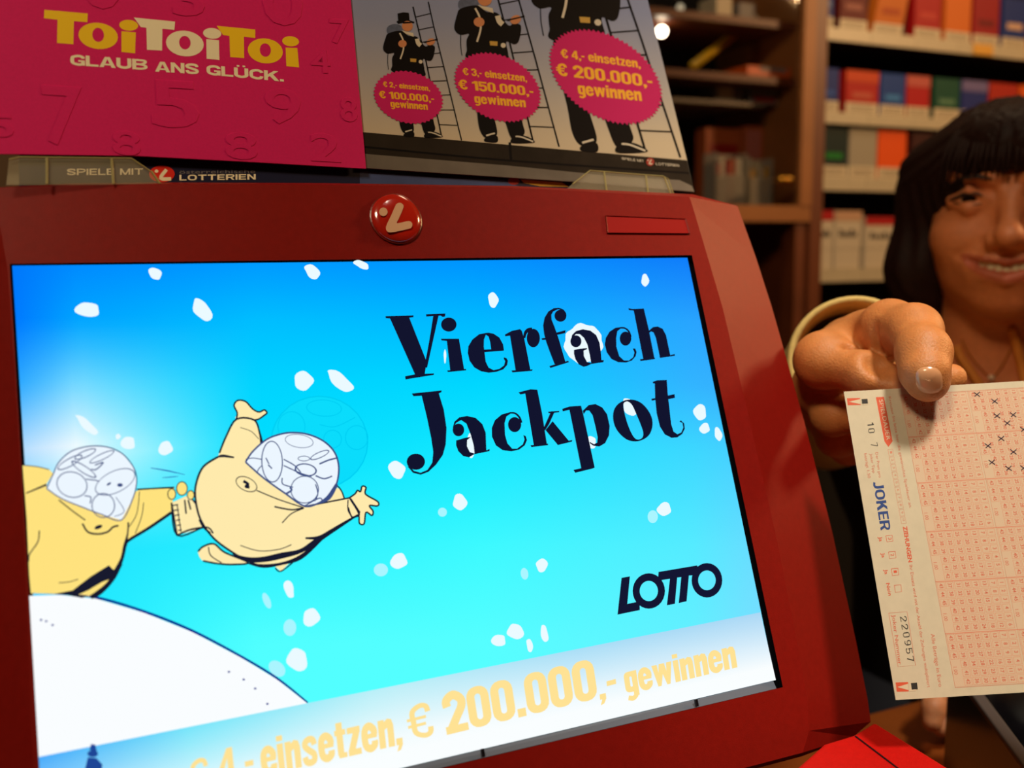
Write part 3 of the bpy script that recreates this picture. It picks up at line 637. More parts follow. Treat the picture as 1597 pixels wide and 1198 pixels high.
g.poly([(985, 268), (930, 275), (870, 315), (830, 380), (820, 450), (840, 530), (890, 600), (960, 632), (1040, 635), (1100, 615), (1140, 570), (1150, 525), (1135, 490), (1110, 490), (1128, 530), (1115, 580), (1070, 615), (1020, 615), (970, 570), (940, 470), (938, 380), (950, 310), (985, 282)]).ell(1035, 387, 60, 73).line([(980, 275, 16), (1030, 280, 16), (1070, 315, 18), (1088, 370, 22)])
g.poly([(1065, 72), (1110, 80), (1225, 75), (1278, 300), (1335, 590), (1220, 605), (1120, 97), (1070, 92)]).poly([(1185, 602), (1340, 585), (1340, 600), (1190, 620)])
g.poly([(1278, 305), (1320, 268), (1370, 262), (1420, 285), (1455, 350), (1500, 562), (1390, 572), (1350, 380), (1325, 322), (1300, 312), (1283, 325)]).poly([(1385, 572), (1500, 560), (1545, 546), (1548, 565), (1395, 588)])
g.zoom(620, 600, 6.654)
g.poly([(148, 92), (458, 60), (455, 78), (428, 92), (480, 260), (508, 450), (500, 620), (470, 730), (400, 830), (320, 905), (240, 935), (160, 915), (105, 850), (122, 848), (170, 895), (240, 915), (310, 885), (360, 810), (370, 700), (350, 560), (300, 320), (250, 115), (165, 120)]).ell(190, 800, 95, 84)
g.ell(632, 470, 60, 66).poly([(572, 450), (590, 385), (640, 340), (720, 325), (810, 345), (880, 410), (915, 500), (918, 600), (922, 682), (955, 668), (955, 690), (800, 722), (790, 630), (760, 520), (715, 405), (660, 368), (610, 395)])
g.poly([(608, 580), (690, 555), (765, 540), (722, 575), (720, 640), (750, 700), (805, 718), (740, 755), (680, 740), (630, 690), (608, 630)])
g.poly([(1170, 285), (1080, 310), (1010, 370), (978, 450), (980, 540), (1020, 630), (1090, 680), (1180, 692), (1260, 675), (1320, 630), (1343, 575), (1330, 535), (1305, 522), (1318, 570), (1300, 620), (1240, 665), (1190, 665), (1140, 610), (1115, 520), (1110, 400), (1130, 330), (1175, 300)]).ell(1215, 415, 68, 78).line([(1165, 293, 16), (1220, 298, 18), (1265, 340, 20), (1285, 395, 22)])
g.poly([(1255, 80), (1340, 58), (1380, 48), (1450, 52), (1500, 300), (1550, 622), (1415, 635), (1325, 92), (1275, 102)]).poly([(1378, 630), (1560, 612), (1562, 628), (1390, 648)])
g.zoom(840, 580, 6.654)
g.poly([(130, 410), (168, 410), (110, 540), (70, 605), (50, 605), (52, 585)]).poly([(98, 415), (215, 405), (212, 420), (105, 430)]).poly([(72, 605), (145, 512), (312, 715), (350, 708), (345, 725), (200, 760)])
g.poly([(245, 385), (320, 360), (440, 352), (465, 450), (530, 750), (582, 995), (445, 1015), (320, 395), (250, 410)]).poly([(362, 1018), (445, 1000), (582, 995), (560, 1004), (380, 1048)])
g.poly([(458, 405), (520, 345), (590, 335), (660, 370), (710, 440), (737, 560), (730, 660), (690, 740), (630, 775), (570, 768), (530, 740), (532, 728), (575, 752), (608, 735), (613, 680), (590, 570), (560, 450), (525, 402), (492, 402), (468, 440)])
g.poly([(900, 295), (980, 290), (1060, 320), (1130, 390), (1175, 480), (1180, 570), (1150, 650), (1090, 700), (1010, 722), (920, 705), (840, 640), (790, 560), (772, 470), (785, 390), (830, 330)], [[(900, 312), (930, 310), (970, 345), (1010, 430), (1060, 550), (1085, 630), (1078, 680), (1040, 703), (1000, 690), (960, 630), (920, 530), (890, 420), (880, 340)]], sm=True)
g.poly([(1183, 105), (1230, 88), (1330, 85), (1340, 230), (1360, 400), (1375, 540), (1400, 620), (1440, 648), (1480, 630), (1502, 580), (1492, 530), (1462, 517), (1475, 503), (1510, 535), (1517, 590), (1490, 645), (1440, 680), (1380, 685), (1310, 650), (1260, 570), (1225, 430), (1210, 280), (1205, 120), (1190, 122)])
g.poly([(1338, 247), (1410, 232), (1415, 270), (1345, 285)]).poly([(1170, 280), (1215, 272), (1215, 292), (1175, 300)])
show(g, 'headline_lettering', glow('letter black', 18, 20, 46), 6)
g = Ink((950, 860, 8.405)).poly([(163, 348), (272, 328), (238, 690), (355, 665), (400, 700), (402, 770), (110, 830)]).ell(520, 520, 212, 232, 0, hole=(120, 133)).poly([(648, 270), (1150, 185), (1190, 240), (1130, 312), (1045, 318), (1015, 655), (912, 678), (945, 338), (892, 345), (862, 688), (757, 707), (797, 360), (640, 385)]).ell(1282, 380, 201, 226, 0, hole=(115, 130))
show(g, 'logo_lettering', glow('logo navy', 20, 22, 50), 6)
# two plump cartoon figures with clear dome heads (flat picture on the screen)
cf2 = glow('figure cream', 255, 234, 172); cf1 = glow('figure yellow', 255, 226, 126); blk = glow('figure line', 24, 26, 46); dome = glow('dome white', 236, 246, 255); gl = glow('dome line', 60, 78, 130)
Z2 = (290, 610, 4.132); Z1 = (20, 680, 4.607)
body2 = [(205, 425), (110, 490), (65, 600), (62, 700), (95, 830), (180, 950), (300, 1040), (400, 1095), (500, 1130), (620, 1112), (740, 1070), (870, 960), (1000, 870), (1080, 815), (1115, 790), (1055, 688), (900, 718), (765, 745), (640, 665), (385, 460), (430, 390), (490, 340), (475, 270), (440, 185), (325, 180), (260, 290), (215, 400)]
hand2a = [(325, 182), (330, 140), (310, 92), (335, 60), (385, 68), (430, 115), (470, 135), (505, 122), (522, 140), (505, 156), (470, 180), (440, 188)]
hand2b = [(1050, 690), (1090, 662), (1105, 640), (1125, 648), (1135, 614), (1160, 622), (1158, 665), (1235, 712), (1235, 740), (1182, 738), (1206, 775), (1198, 802), (1160, 782), (1148, 855), (1118, 852), (1112, 800), (1070, 812), (1045, 750)]
foot2 = [(78, 1035), (110, 1003), (180, 985), (250, 1040), (400, 1105), (300, 1118), (200, 1112), (110, 1095)]
pants = [(1140, 480), (1250, 430), (1320, 480), (1420, 480), (1440, 700), (1380, 655), (1180, 715), (1160, 600)]
f = Ink(Z2).poly(body2).sm(hand2a).sm(hand2b).sm(foot2).poly([(575, 1132), (670, 1105), (612, 1162)]).poly([(900, 715), (965, 615), (1000, 640), (1020, 692)]); f.zoom(*Z1).poly(pants)
show(f, 'flying_figure', cf2, 4)
body1 = [(70, 210), (180, 222), (262, 242), (290, 270), (245, 340), (243, 385), (350, 450), (780, 605), (880, 400), (920, 385), (1160, 370), (1140, 550), (980, 660), (830, 752), (805, 830), (770, 930), (700, 1060), (620, 1140), (500, 1160), (380, 1138), (130, 1132), (118, 1000), (100, 600)]
f = Ink(Z1).poly(body1).ell(1142, 418, 32, 42).ell(1215, 378, 42, 52).ell(1278, 425, 28, 36)
show(f, 'standing_figure', cf1, 4)
d1 = [(243, 378), (292, 270), (330, 190), (420, 110), (550, 74), (680, 80), (790, 130), (870, 230), (890, 330), (862, 450), (780, 605), (640, 565), (500, 512), (350, 450)]
d2 = [(384, 458), (430, 390), (520, 312), (620, 275), (710, 268), (800, 283), (890, 325), (958, 395), (985, 490), (970, 600), (920, 680), (860, 720), (765, 742), (640, 660), (500, 560)]
show(Ink(Z2).poly(d2), 'dome_head', dome, 5); show(Ink(Z1).poly(d1), 'dome_head', dome, 5)
ln = Ink(Z2); ln.lw = 1.5
ln.line(body2[0:16]+[(1120, 785)], 9).line([(310, 428, 7), (240, 418, 12), (205, 425, 8)]).line([(215, 400), (260, 290), (325, 182), (440, 187), (475, 270), (488, 335, 14)], 8).line(hand2a, 7).line(hand2b, 7).line([(1055, 688), (900, 718), (765, 745)], 7)
ln.line([(300, 1050, 4), (400, 1085, 20), (500, 1085, 24), (620, 1060, 26), (740, 1030, 18), (850, 960, 22), (1000, 860, 10), (1100, 800, 4)], 10).line(foot2, 8).line([(400, 1110, 6), (500, 1128, 16), (620, 1112, 12), (740, 1070, 20), (870, 960, 10)]).line([(770, 948, 8), (850, 945, 14), (930, 910, 16), (1010, 855, 8)]).line([(575, 1140), (612, 1162), (700, 1095)], 6).line([(905, 700), (965, 615), (1000, 640), (1020, 690)], 6)
ln.ell(390, 600, 70, 48, .3, hole=(64, 42)).line([(370, 580), (400, 600), (385, 615), (410, 620)], 12).line([(455, 640), (600, 700), (760, 752)], 5).line([(570, 745), (680, 765), (760, 752)], 7).line([(760, 755), (680, 790), (620, 850)], 5).line([(350, 235), (420, 260), (470, 310)], 3).line([(1045, 700), (1045, 770), (1075, 815)], 5).line([(350, 995), (470, 1030), (600, 1020), (680, 990)], 4).line([(145, 1005), (160, 1060), (230, 1108)], 5)
ln.zoom(*Z1)
ln.line([(70, 210), (180, 222), (262, 242)], 4).line([(95, 412, 6), (243, 350, 10)], 8).line([(890, 385), (1000, 378), (1160, 370)], 8).line([(1140, 550), (980, 660), (830, 752), (810, 790)], 14).line([(830, 620), (825, 700), (805, 790, 16), (785, 880, 16), (740, 980, 26), (690, 1060, 22), (620, 1125, 26), (560, 1160, 20)], 8).poly([(300, 1135), (430, 1110), (560, 1010), (690, 930), (722, 962), (790, 920), (745, 1010), (640, 1050), (540, 1110), (470, 1140), (540, 1150), (500, 1165), (380, 1142)])
ln.line([(190, 680), (180, 760), (120, 850), (115, 900)], 6).line([(330, 460), (430, 540), (520, 605)], 6).line([(500, 630), (540, 690), (610, 705), (680, 690), (720, 655), (760, 645)], 9).ell(615, 655, 28, 14, -.3).line([(330, 1055), (400, 1050), (470, 1030)], 4).line([(940, 480), (925, 580), (880, 700)], 4).line([(910, 400), (890, 560), (830, 660)], 4)
ln.line(pants[0:1]+pants[6:4:-1]+pants[4:5], 8).line([(1140, 480), (1160, 600), (1180, 715)], 9).line([(1180, 490), (1195, 600), (1210, 690)], 5)
for k in range(6): ln.line([(1148+8*k, 500+36*k), (1188+5*k, 494+36*k)], 6)
ln.line([(1235, 460), (1245, 560)], 8).line([(1260, 460), (1278, 530)], 8).line([(1290, 455), (1320, 495)], 8)
for (x, y, a_, b_) in ((1142, 418, 32, 42), (1215, 378, 42, 52), (1278, 425, 28, 36)): ln.ell(x, y, a_, b_, 0, hole=(a_-7, b_-7))
ln.line([(1340, 600), (1370, 655), (1420, 700)], 10).line([(1380, 655), (1270, 675), (1180, 715)], 9)
show(ln, 'figure_outlines', blk, 7)
ln = Ink(Z2); ln.lw = 1.25; ln.line(d2+[d2[0]], 9).line([(972, 600, 16), (920, 685, 24), (860, 722, 10)], 8)
ln.ell(555, 455, 70, 135, .1, hole=(63, 128)).ell(730, 322, 92, 44, .12, hole=(88, 40)).ell(862, 412, 62, 22, -.4, hole=(55, 16)).ell(760, 435, 40, 18, 0, hole=(35, 13)).ell(772, 508, 72, 42, .1, hole=(62, 34)).ell(765, 635, 92, 90, 0, hole=(86, 84)).line([(385, 440), (430, 432), (490, 440)], 5).line([(630, 440), (700, 480), (740, 525)], 6).line([(630, 480), (740, 530), (810, 550)], 6).line([(860, 470), (920, 445), (980, 430)], 8).line([(835, 545), (890, 565), (942, 548)], 7).line([(455, 530), (470, 500), (490, 480)], 5).line([(620, 560), (625, 600), (690, 620)], 6).line([(670, 620), (680, 640), (645, 662)], 10).line([(765, 740), (860, 690), (880, 715)], 6).line([(515, 430), (535, 470)], 6).line([(530, 475), (555, 500)], 7).line([(835, 600), (850, 660), (830, 710)], 6)
show(ln, 'dome_drawing', gl, 8); ln = Ink(Z1).line(d1+[d1[0]], 8)
ln.ell(735, 330, 145, 85, -.35, hole=(139, 79)).ell(690, 345, 16, 9, -.5).ell(770, 353, 20, 13).ell(425, 350, 112, 95, .1, hole=(105, 88)).ell(650, 500, 85, 90, 0, hole=(78, 83)).ell(510, 240, 90, 32, .6, hole=(80, 24)).ell(410, 190, 90, 34, -.5, hole=(82, 26)).ell(520, 130, 78, 28, -.4, hole=(70, 20)).ell(640, 150, 90, 26, -.45, hole=(82, 19)).line([(590, 210), (650, 190), (600, 240), (560, 240)], 9).line([(525, 310), (600, 320), (620, 330)], 8).line([(515, 430), (560, 440), (555, 485)], 8).line([(740, 440), (800, 540), (730, 580)], 5)
show(ln, 'dome_drawing', gl, 8)
show(Ink(Z1).line([(990, 230, 4), (1110, 250, 8), (1235, 278, 3)], 6).line([(1075, 300, 3), (1130, 296, 6), (1190, 290, 3)], 4), 'speed_lines', glow('speed blue', 20, 60, 170), 5)

# badge, label plate
bc_ = pp((617, 342), FH); br = np.linalg.norm(pp((655, 342), FH)-bc_)
bd = MB().lathe([(br, 0), (br, .0015), (br*.93, .0026), (br*.7, .0033), (br*.4, .0037), (0.0001, .0039)], bc_, N_, 40).obj('badge', mat('badge red', rgb(190, 34, 20), rough=.12, coat=1), term, smooth=True, label='round glossy red badge with tan emblem')
MB().lathe([(br*1.05, 0), (br*1.05, .0009), (br*.99, .0013)], bc_, N_, 40).obj('badge_rim', mat('badge rim', rgb(120, 30, 20), rough=.3), bd)
g = Ink((540, 280, 2.42)).ell(140, 122, 16).sm([(190, 92), (204, 88), (216, 98), (212, 116), (196, 152), (191, 164), (205, 163), (236, 157), (249, 166), (246, 181), (232, 187), (175, 199), (154, 195), (151, 176), (170, 134), (184, 102)])
g.put((O_, N_), 'emblem', mat('emblem tan', rgb(224, 176, 140), rough=.4), bd, h=FH+.0042)
q4 = [(946, 337), (1068, 342), (1074, 364), (949, 363)]
P4 = [pp(p, FH+.0005) for p in q4]; P0 = [pp(p, FH-.0001) for p in q4]
lp_ = MB().prism(P4, P0).obj('label_plate', mat('plate red', rgb(160, 14, 12), rough=.35), term, label='sunken blank red label plate')
cx4 = sum(P4)/4; P5 = [c+(c-cx4)*.03+N_*.0005 for c in P4]; P6 = [c-N_*.0016 for c in P5]
mb = MB()
for i in range(4):
    j = (i+1) % 4; a, b = P4[i], P4[j]; A2, B2 = P5[i], P5[j]
    mb.prism([a, b, B2, A2], [a-N_*.001, b-N_*.001, B2-N_*.0017, A2-N_*.0017])
mb.obj('plate_rim', red, lp_)

# pedestal of the terminal
zp = atz(1358, 1126, .50)[2]-.004
top = [(1285, 1160), (1331, 1146), (1364, 1126), (1480, 1198), (1620, 1288), (1500, 1400), (900, 1500)]
tp = [atZ(p[0], p[1], zp) for p in top]; lo_ = [V((p[0], p[1], ZC+.002)) for p in tp]
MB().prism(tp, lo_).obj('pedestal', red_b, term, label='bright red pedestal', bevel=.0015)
a, b = atZ(1334, 1149, zp), atZ(1404, 1202, zp); b = a+(b-a)*1.6; sd = unit(np.cross(b-a, (0, 0, 1)))*.0004
MB().prism([a+sd+V((0, 0, .0004)), a-sd+V((0, 0, .0004)), b-sd+V((0, 0, .0004)), b+sd+V((0, 0, .0004))], [x+V((0, 0, -.001)) for x in (a+sd, a-sd, b-sd, b+sd)]).obj('pedestal_seam', dark, term)
MB().box((O_[0]+.10, .46, ZC), (O_[0]+.24, .52, 1.38)).obj('rear_stand', red, term, bevel=.004)

# ------------------------------------------------------------------ advert cards standing behind the terminal
hd = unit(wray(3300, 368)); hd[2] = 0; hd = unit(hd)
pv = pp((520, 287), FH)+V((0, .016, 0))
lean = unit(V((0, 0, 1))+.22*unit(V((-hd[1], hd[0], 0)))); NC = unit(np.cross(hd, lean))
if NC@(CAM-pv) < 0: NC = -NC
def cp(p, h): return onplane(p[0], p[1], pv+NC*h, NC)
def card(pts, h, th, m, **k):
    f_ = [cp(p, h) for p in pts]; b_ = [x-NC*th for x in f_]; return MB().prism(f_, b_).obj('card_sheet', m, **k)
pinkm = mat('magenta card', rgb(214, 24, 104), rough=.6, spec=.25, noise=.05, nscale=900)
pc = empty('advert_card', cp((280, 245), 0), 'magenta advert card reading ToiToiToi in yellow and white', 'advert card')
card([(-150, -110), (537, -114), (547, 0), (559, 130), (571, 263), (400, 253), (214, 243), (0, 240), (-160, 243)], 0, .0008, pinkm, parent=pc)
yel = mat('print yellow', rgb(248, 206, 20), rough=.5); wht = mat('print white', rgb(246, 236, 200), rough=.5)
Zt = (60, 0, 3.802)
g = Ink(Zt).poly([(35, 58), (292, 80), (290, 132), (210, 125), (207, 262), (110, 255), (113, 117), (32, 108)]).ell(354, 213, 117, 78, .07, hole=(35, 42, 0, -6)).ell(535, 150, 56, 32, .05).poly([(492, 185), (577, 192), (573, 316), (492, 308)])
g.put((pv, NC), 'yellow_lettering', yel, pc, h=.00005); g = Ink(Zt)
g.poly([(1056, 153), (1285, 175), (1285, 225), (1218, 218), (1220, 345), (1137, 338), (1132, 213), (1095, 208)]).ell(1345, 302, 104, 74, .07, hole=(33, 40, 0, -5)).ell(1495, 245, 50, 30, .06).poly([(1465, 282), (1535, 285), (1545, 400), (1470, 392)])
g.put((pv, NC), 'yellow_lettering', yel, pc, h=.00005)
g = Ink(Zt).poly([(566, 104), (810, 128), (806, 178), (735, 170), (733, 300), (643, 295), (640, 165), (607, 160)]).ell(868, 258, 112, 76, .07, hole=(34, 40, 0, -5)).ell(1030, 198, 54, 32, .06).poly([(995, 232), (1070, 238), (1073, 356), (997, 348)])
g.heavy('GLAUB', (188, 385), (645, 416), (-2, -62), k=.24, wide=.72, gap=.05).heavy('ANS', (692, 424), (952, 440), (-2, -60), k=.24, wide=.72, gap=.05).heavy('GLÜCK.', (996, 442), (1455, 484), (-2, -58), k=.24, wide=.72, gap=.05)
g.put((pv, NC), 'white_lettering', wht, pc, h=.00008)
# embossed digits
def emboss(t, a, b, up, h=.0003):
    tv, tf = text_mesh(t, .01); x0, x1 = tv[:, 0].min(), tv[:, 0].max()
    P = [V(a)+(V(b)-V(a))*(x-x0)/(x1-x0)+V(up)*y for x, y in tv]; F = [cp(p, h) for p in P]; B = [cp(p, -.0001) for p in P]
    cnt = {}
    for f_ in tf:
        for i in range(len(f_)):
            e = (f_[i], f_[(i+1) % len(f_)]); cnt[tuple(sorted(e))] = cnt.get(tuple(sorted(e)), [])+[e]
    n = len(F); fs = [tuple(f_) for f_ in tf]+[(e[0][0], e[0][0]+n, e[0][1]+n, e[0][1]) for e in cnt.values() if len(e) == 1]
    c = sum(F)/n; B = [x+(x-c)*.03 for x in B]
    obj('embossed_digit', F+B, fs, pinkm, pc)
for t, x, y, w_, h_ in [('7', 70, 222, 62, 88), ('5', 238, 195, 74, 70), ('9', 415, 190, 56, 52), ('8', 176, 240, 44, 36), ('8', 352, 246, 50, 40), ('2', 486, 250, 46, 42), ('8', 532, 188, 26, 36), ('0', 412, 36, 62, 66), ('3', 270, 22, 50, 50), ('4', 486, 112, 30, 34), ('5', -14, 212, 36, 34), ('0', 130, 10, 60, 70), ('7', 516, 66, 30, 36)]:
    emboss(t, (x, y), (x+w_, y+w_*.06), (-h_*.06, -h_))

cm = vcol_mat('photo print', rough=.6); cm.node_tree.nodes['Principled BSDF'].inputs['Specular IOR Level'].default_value = .15
ph = empty('advert_card', cp((800, 290), -.002), 'photo advert card of three chimney sweeps with round pink price seals', 'advert card')
HP = -.0016
card([(534, -114), (984, -112), (1010, 0), (1046, 146), (1083, 299), (905, 284), (570, 262), (560, 200)], HP, .0008, mat('card edge', rgb(150, 145, 140)), parent=ph)
pvv = []; pcc = []; m_, k_ = 12, 14
for j in range(k_+1):
    for i in range(m_+1):
        y = -112+(i/m_*0)+j/k_*1.0*(207+112+(44*i/m_)); x = (536+.0875*(y+112))*(1-i/m_)+(982.5+.2458*(y+112))*i/m_
        pvv.append(cp((x, y), HP+.00004)); f = np.clip((y-20)/200, 0, 1); c = np.array([138, 148, 184])*(1-f)+np.array([202, 186, 158])*f
        pcc.append([lin(a_) for a_ in c]+[1])
obj('sky_print', pvv, [(j*(m_+1)+i, (j+1)*(m_+1)+i, (j+1)*(m_+1)+i+1, j*(m_+1)+i+1) for j in range(k_) for i in range(m_)], cm, ph, cols=pcc)
PHP = (pv, NC)
def ptp(ink, name, m, lvl, par=ph): return ink.put(PHP, name, m, par, h=HP+.00004+.00003*lvl)
pb = mat('print black', rgb(12, 11, 14), rough=.6, spec=.08); pdark = mat('print roof', rgb(40, 34, 28), rough=.6, spec=.08, noise=.3, nscale=60)
ptp(Ink().poly([(565, 206), (1071, 250), (1083, 299), (905, 284), (570, 262)]), 'roof_print', pdark, 1)
ptp(Ink().poly([(569, 240), (790, 258), (930, 272), (1060, 281), (1079, 290), (1083, 299), (905, 284), (570, 262)]), 'gutter_print', mat('print gutter', rgb(98, 92, 84), rough=.5, noise=.25, nscale=50), 2)
ptp(Ink().line([(568, 229), (790, 250), (1075, 270)], 3).line([(795, 222), (797, 250)], 4), 'roof_line', pb, 3)
# sweeps
Z3 = (560, 0, 5.206)
def sweep(bx, by, s, shx):
    B1 = (440, 495)
    def tr(p): 
        dx, dy = (p[0]-B1[0])/5.206, (p[1]-B1[1])/5.206
        return (bx+s*dx+shx*dy*s, by+s*dy)
    def mk(fn):
        i = Ink(); 
        j = Ink((0, 0, 1)); fn(j); j.v = [tr(p) for p in j.v]; return j
    return mk
skin = mat('print skin', rgb(196, 128, 84), rough=.5); pw = mat('print pale', rgb(205, 196, 176), rough=.5); pg = mat('print grey blue', rgb(80, 92, 120), rough=.5, noise=.3, nscale=400); gold = mat('print gold', rgb(190, 150, 60), rough=.5)
for bx, by, s, sh in ((644.5, 95, 1, 0), (770, 69, 1.29, .03), (912.4, 32.7, 1.72, .09)):
    mk = sweep(bx, by, s, sh)
    if s == 1: yt = 0
    ptp(mk(lambda j: (j.line([(438, 55), (540, 480), (668, 1100)], 11, False), j.line([(562, 15), (612, 240), (700, 590), (832, 1140)], 10, False), [j.line([a_, b_], 7, False) for a_, b_ in (((460, 138), (580, 110)), ((482, 243), (605, 218)), ((500, 345), (635, 322)), ((520, 445), (658, 430)), ((555, 550), (685, 540)), ((580, 660), (715, 655)), ((610, 775), (740, 770)), ((630, 893), (770, 893)), ((655, 1012), (797, 1018)))])), 'ladder_print', pb, 4)
    ptp(mk(lambda j: j.sm([(225, 235), (250, 205), (300, 195), (345, 215), (350, 260), (300, 280), (235, 275)])), 'brush_print', pg, 4)
    ptp(mk(lambda j: (j.poly([(312, 110), (360, 100), (405, 105), (410, 165), (450, 178), (445, 190), (380, 176), (320, 195), (303, 178), (318, 165)]), j.sm([(240, 270), (340, 250), (400, 290), (470, 300), (535, 375), (570, 365), (615, 380), (600, 470), (570, 495), (520, 480), (530, 560), (520, 620), (280, 585), (270, 530), (270, 470), (285, 430), (230, 435), (195, 395), (215, 310)]), j.sm([(290, 560), (520, 590), (600, 960), (615, 1060), (540, 1092), (500, 990), (450, 800), (420, 900), (445, 1060), (375, 1085), (335, 1030), (320, 900)]), j.sm([(370, 1085), (440, 1070), (442, 1112), (368, 1108)]), j.sm([(540, 1085), (615, 1070), (680, 1112), (540, 1118)]), j.line([(235, 430), (232, 500), (238, 565)], 5))), 'sweep_figure_print', pb, 5)
    ptp(mk(lambda j: (j.ell(392, 212, 44, 42), j.ell(352, 355, 34, 30), j.ell(582, 340, 34, 28, -.2))), 'skin_print', skin, 6)
    for fn in (lambda j: j.poly([(345, 248), (440, 268), (445, 300), (385, 278)]), lambda j: j.line([(330, 268), (358, 330), (360, 400), (335, 480)], 12), lambda j: j.line([(470, 315), (480, 350), (500, 370)], 34), lambda j: j.ell(500, 502, 16, 15), lambda j: j.line([(375, 1070), (430, 1055)], 10), lambda j: j.line([(560, 1075), (600, 1080), (670, 1108)], 9)):
        ptp(mk(fn), 'pale_print', pw, 6)
    ptp(mk(lambda j: (j.poly([(415, 475), (465, 478), (463, 505), (417, 502)]), )), 'buckle_print', gold, 6)
    ptp(mk(lambda j: (j.poly([(345, 178), (440, 178), (420, 188), (360, 192)]), j.line([(530, 345), (640, 318)], 9))), 'hat_brim_print', pb, 7)
sealm = mat('seal pink', rgb(200, 22, 102), rough=.6, spec=.2); sy = mat('seal yellow', rgb(246, 178, 30), rough=.5)
for z, c, A_, B_, n, l in (((560, 0, 5.206), (400, 790), (280, 35), (0, 212), 44, [('€ 2,- einsetzen,', (200, 703), (577, 740), 42), ('€ 100.000,-', (170, 795), (612, 832), 58), ('gewinnen', (258, 870), (560, 893), 56)]),
                       ((690, 0, 4.994), (430, 680), (335, 75), (0, 259), 56, [('€ 3,- einsetzen,', (165, 582), (660, 637), 55), ('€ 150.000,-', (135, 692), (712, 750), 74), ('gewinnen', (253, 803), (652, 836), 70)]),
                       ((820, 0, 4.438), (553, 532), (388, 128), (0, 301), 72, [('€ 4,- einsetzen,', (250, 398), (796, 472), 60), ('€ 200.000,-', (222, 520), (880, 606), 84), ('gewinnen', (365, 655), (805, 700), 84)])):
    g = Ink(z); pts = []
    for k in range(2*n):
        t_ = math.pi*k/n; r_ = 1.02 if k % 2 else .965
        pts.append((c[0]+r_*(A_[0]*math.cos(t_)+B_[0]*math.sin(t_)), c[1]+r_*(A_[1]*math.cos(t_)+B_[1]*math.sin(t_))))
    ptp(g.poly(pts), 'seal_print', sealm, 8)
    g = Ink(z)
    for t_, a_, b_, h_ in l: g.heavy(t_, a_, b_, (-.13*h_, -h_), k=.20, gap=.055)
    ptp(g, 'seal_lettering', sy, 9)
g = Ink((540, 0, 2.852)).heavy('SPIELE MIT', (1226, 710), (1325, 722), (-2, -11), wide=.8, gap=.14).heavy('LOTTERIEN', (1378, 734), (1481, 742), (-2, -11), wide=.8, gap=.14); ptp(g, 'footer_lettering', pw, 9)
ptp(Ink((540, 0, 2.852)).ell(1352, 720, 18, 18), 'footer_logo', redm, 9); ptp(Ink((540, 0, 2.852)).ell(1343, 713, 3, 3).line([(1357, 710), (1348, 728), (1362, 728)], 5), 'footer_emblem', pw, 10)

# navy sign strip and clear holders on the terminal's top
st = empty('sign_strip', cp((450, 285), -.006), 'narrow navy sign strip reading LOTTERIEN between the card and the terminal', 'sign')
HS = -.004
f_ = [cp(p, HS) for p in [(30, 236), (560, 240), (905, 270), (905, 312), (500, 300), (30, 302)]]
MB().prism(f_, [x-NC*.001 for x in f_]).obj('strip_board', mat('navy board', rgb(20, 26, 58), rough=.4), st)
g = Ink((540, 0, 2.852)).poly([(60, 760), (400, 790), (700, 800), (780, 835), (700, 850), (300, 840), (60, 830)]); g.put(PHP, 'blue_patch', mat('strip blue', rgb(62, 78, 124), rough=.4, noise=.2, nscale=60), st, h=HS+.00005)
Ink((540, 0, 2.852)).ell(745, 806, 26, 16).put(PHP, 'red_dot', redm, st, h=HS+.0001)
Ink((540, 0, 2.852)).poly([(775, 798), (960, 812), (990, 832), (860, 828), (790, 815)]).put(PHP, 'yellow_patch', yellowm, st, h=HS+.0001)
g = Ink((0, 0, 2.753)).heavy('SPIELE MIT', (288, 752), (614, 750), (0, -27), k=.2, wide=.8, gap=.14).heavy('LOTTERIEN', (770, 775), (1098, 771), (0, -24), k=.24, wide=.8, gap=.14); g.put(PHP, 'white_lettering', wht, st, h=HS+.00015)
Ink((0, 0, 2.753)).text('österreichische', (770, 746), (1096, 743), (0, -15), .0).put(PHP, 'grey_lettering', greym, st, h=HS+.00015)
Ink((0, 0, 2.753)).ell(695, 747, 55, 36).put(PHP, 'round_logo', mat('logo red', rgb(220, 40, 24), rough=.4), st, h=HS+.00015)
Ink((0, 0, 2.753)).ell(672, 735, 8, 7).line([(715, 728), (690, 765), (735, 768)], 15).put(PHP, 'logo_emblem', wht, st, h=HS+.0002)
clear = bpy.data.materials.new('clear plastic'); clear.use_nodes = True; nt = clear.node_tree; b_ = nt.nodes['Principled BSDF']
b_.inputs['Base Color'].default_value = rgb(200, 190, 160); b_.inputs['Roughness'].default_value = .15; b_.inputs['Alpha'].default_value = .22
clear_e = mat('clear plastic edge', rgb(190, 180, 120), rough=.2, alpha=.55)
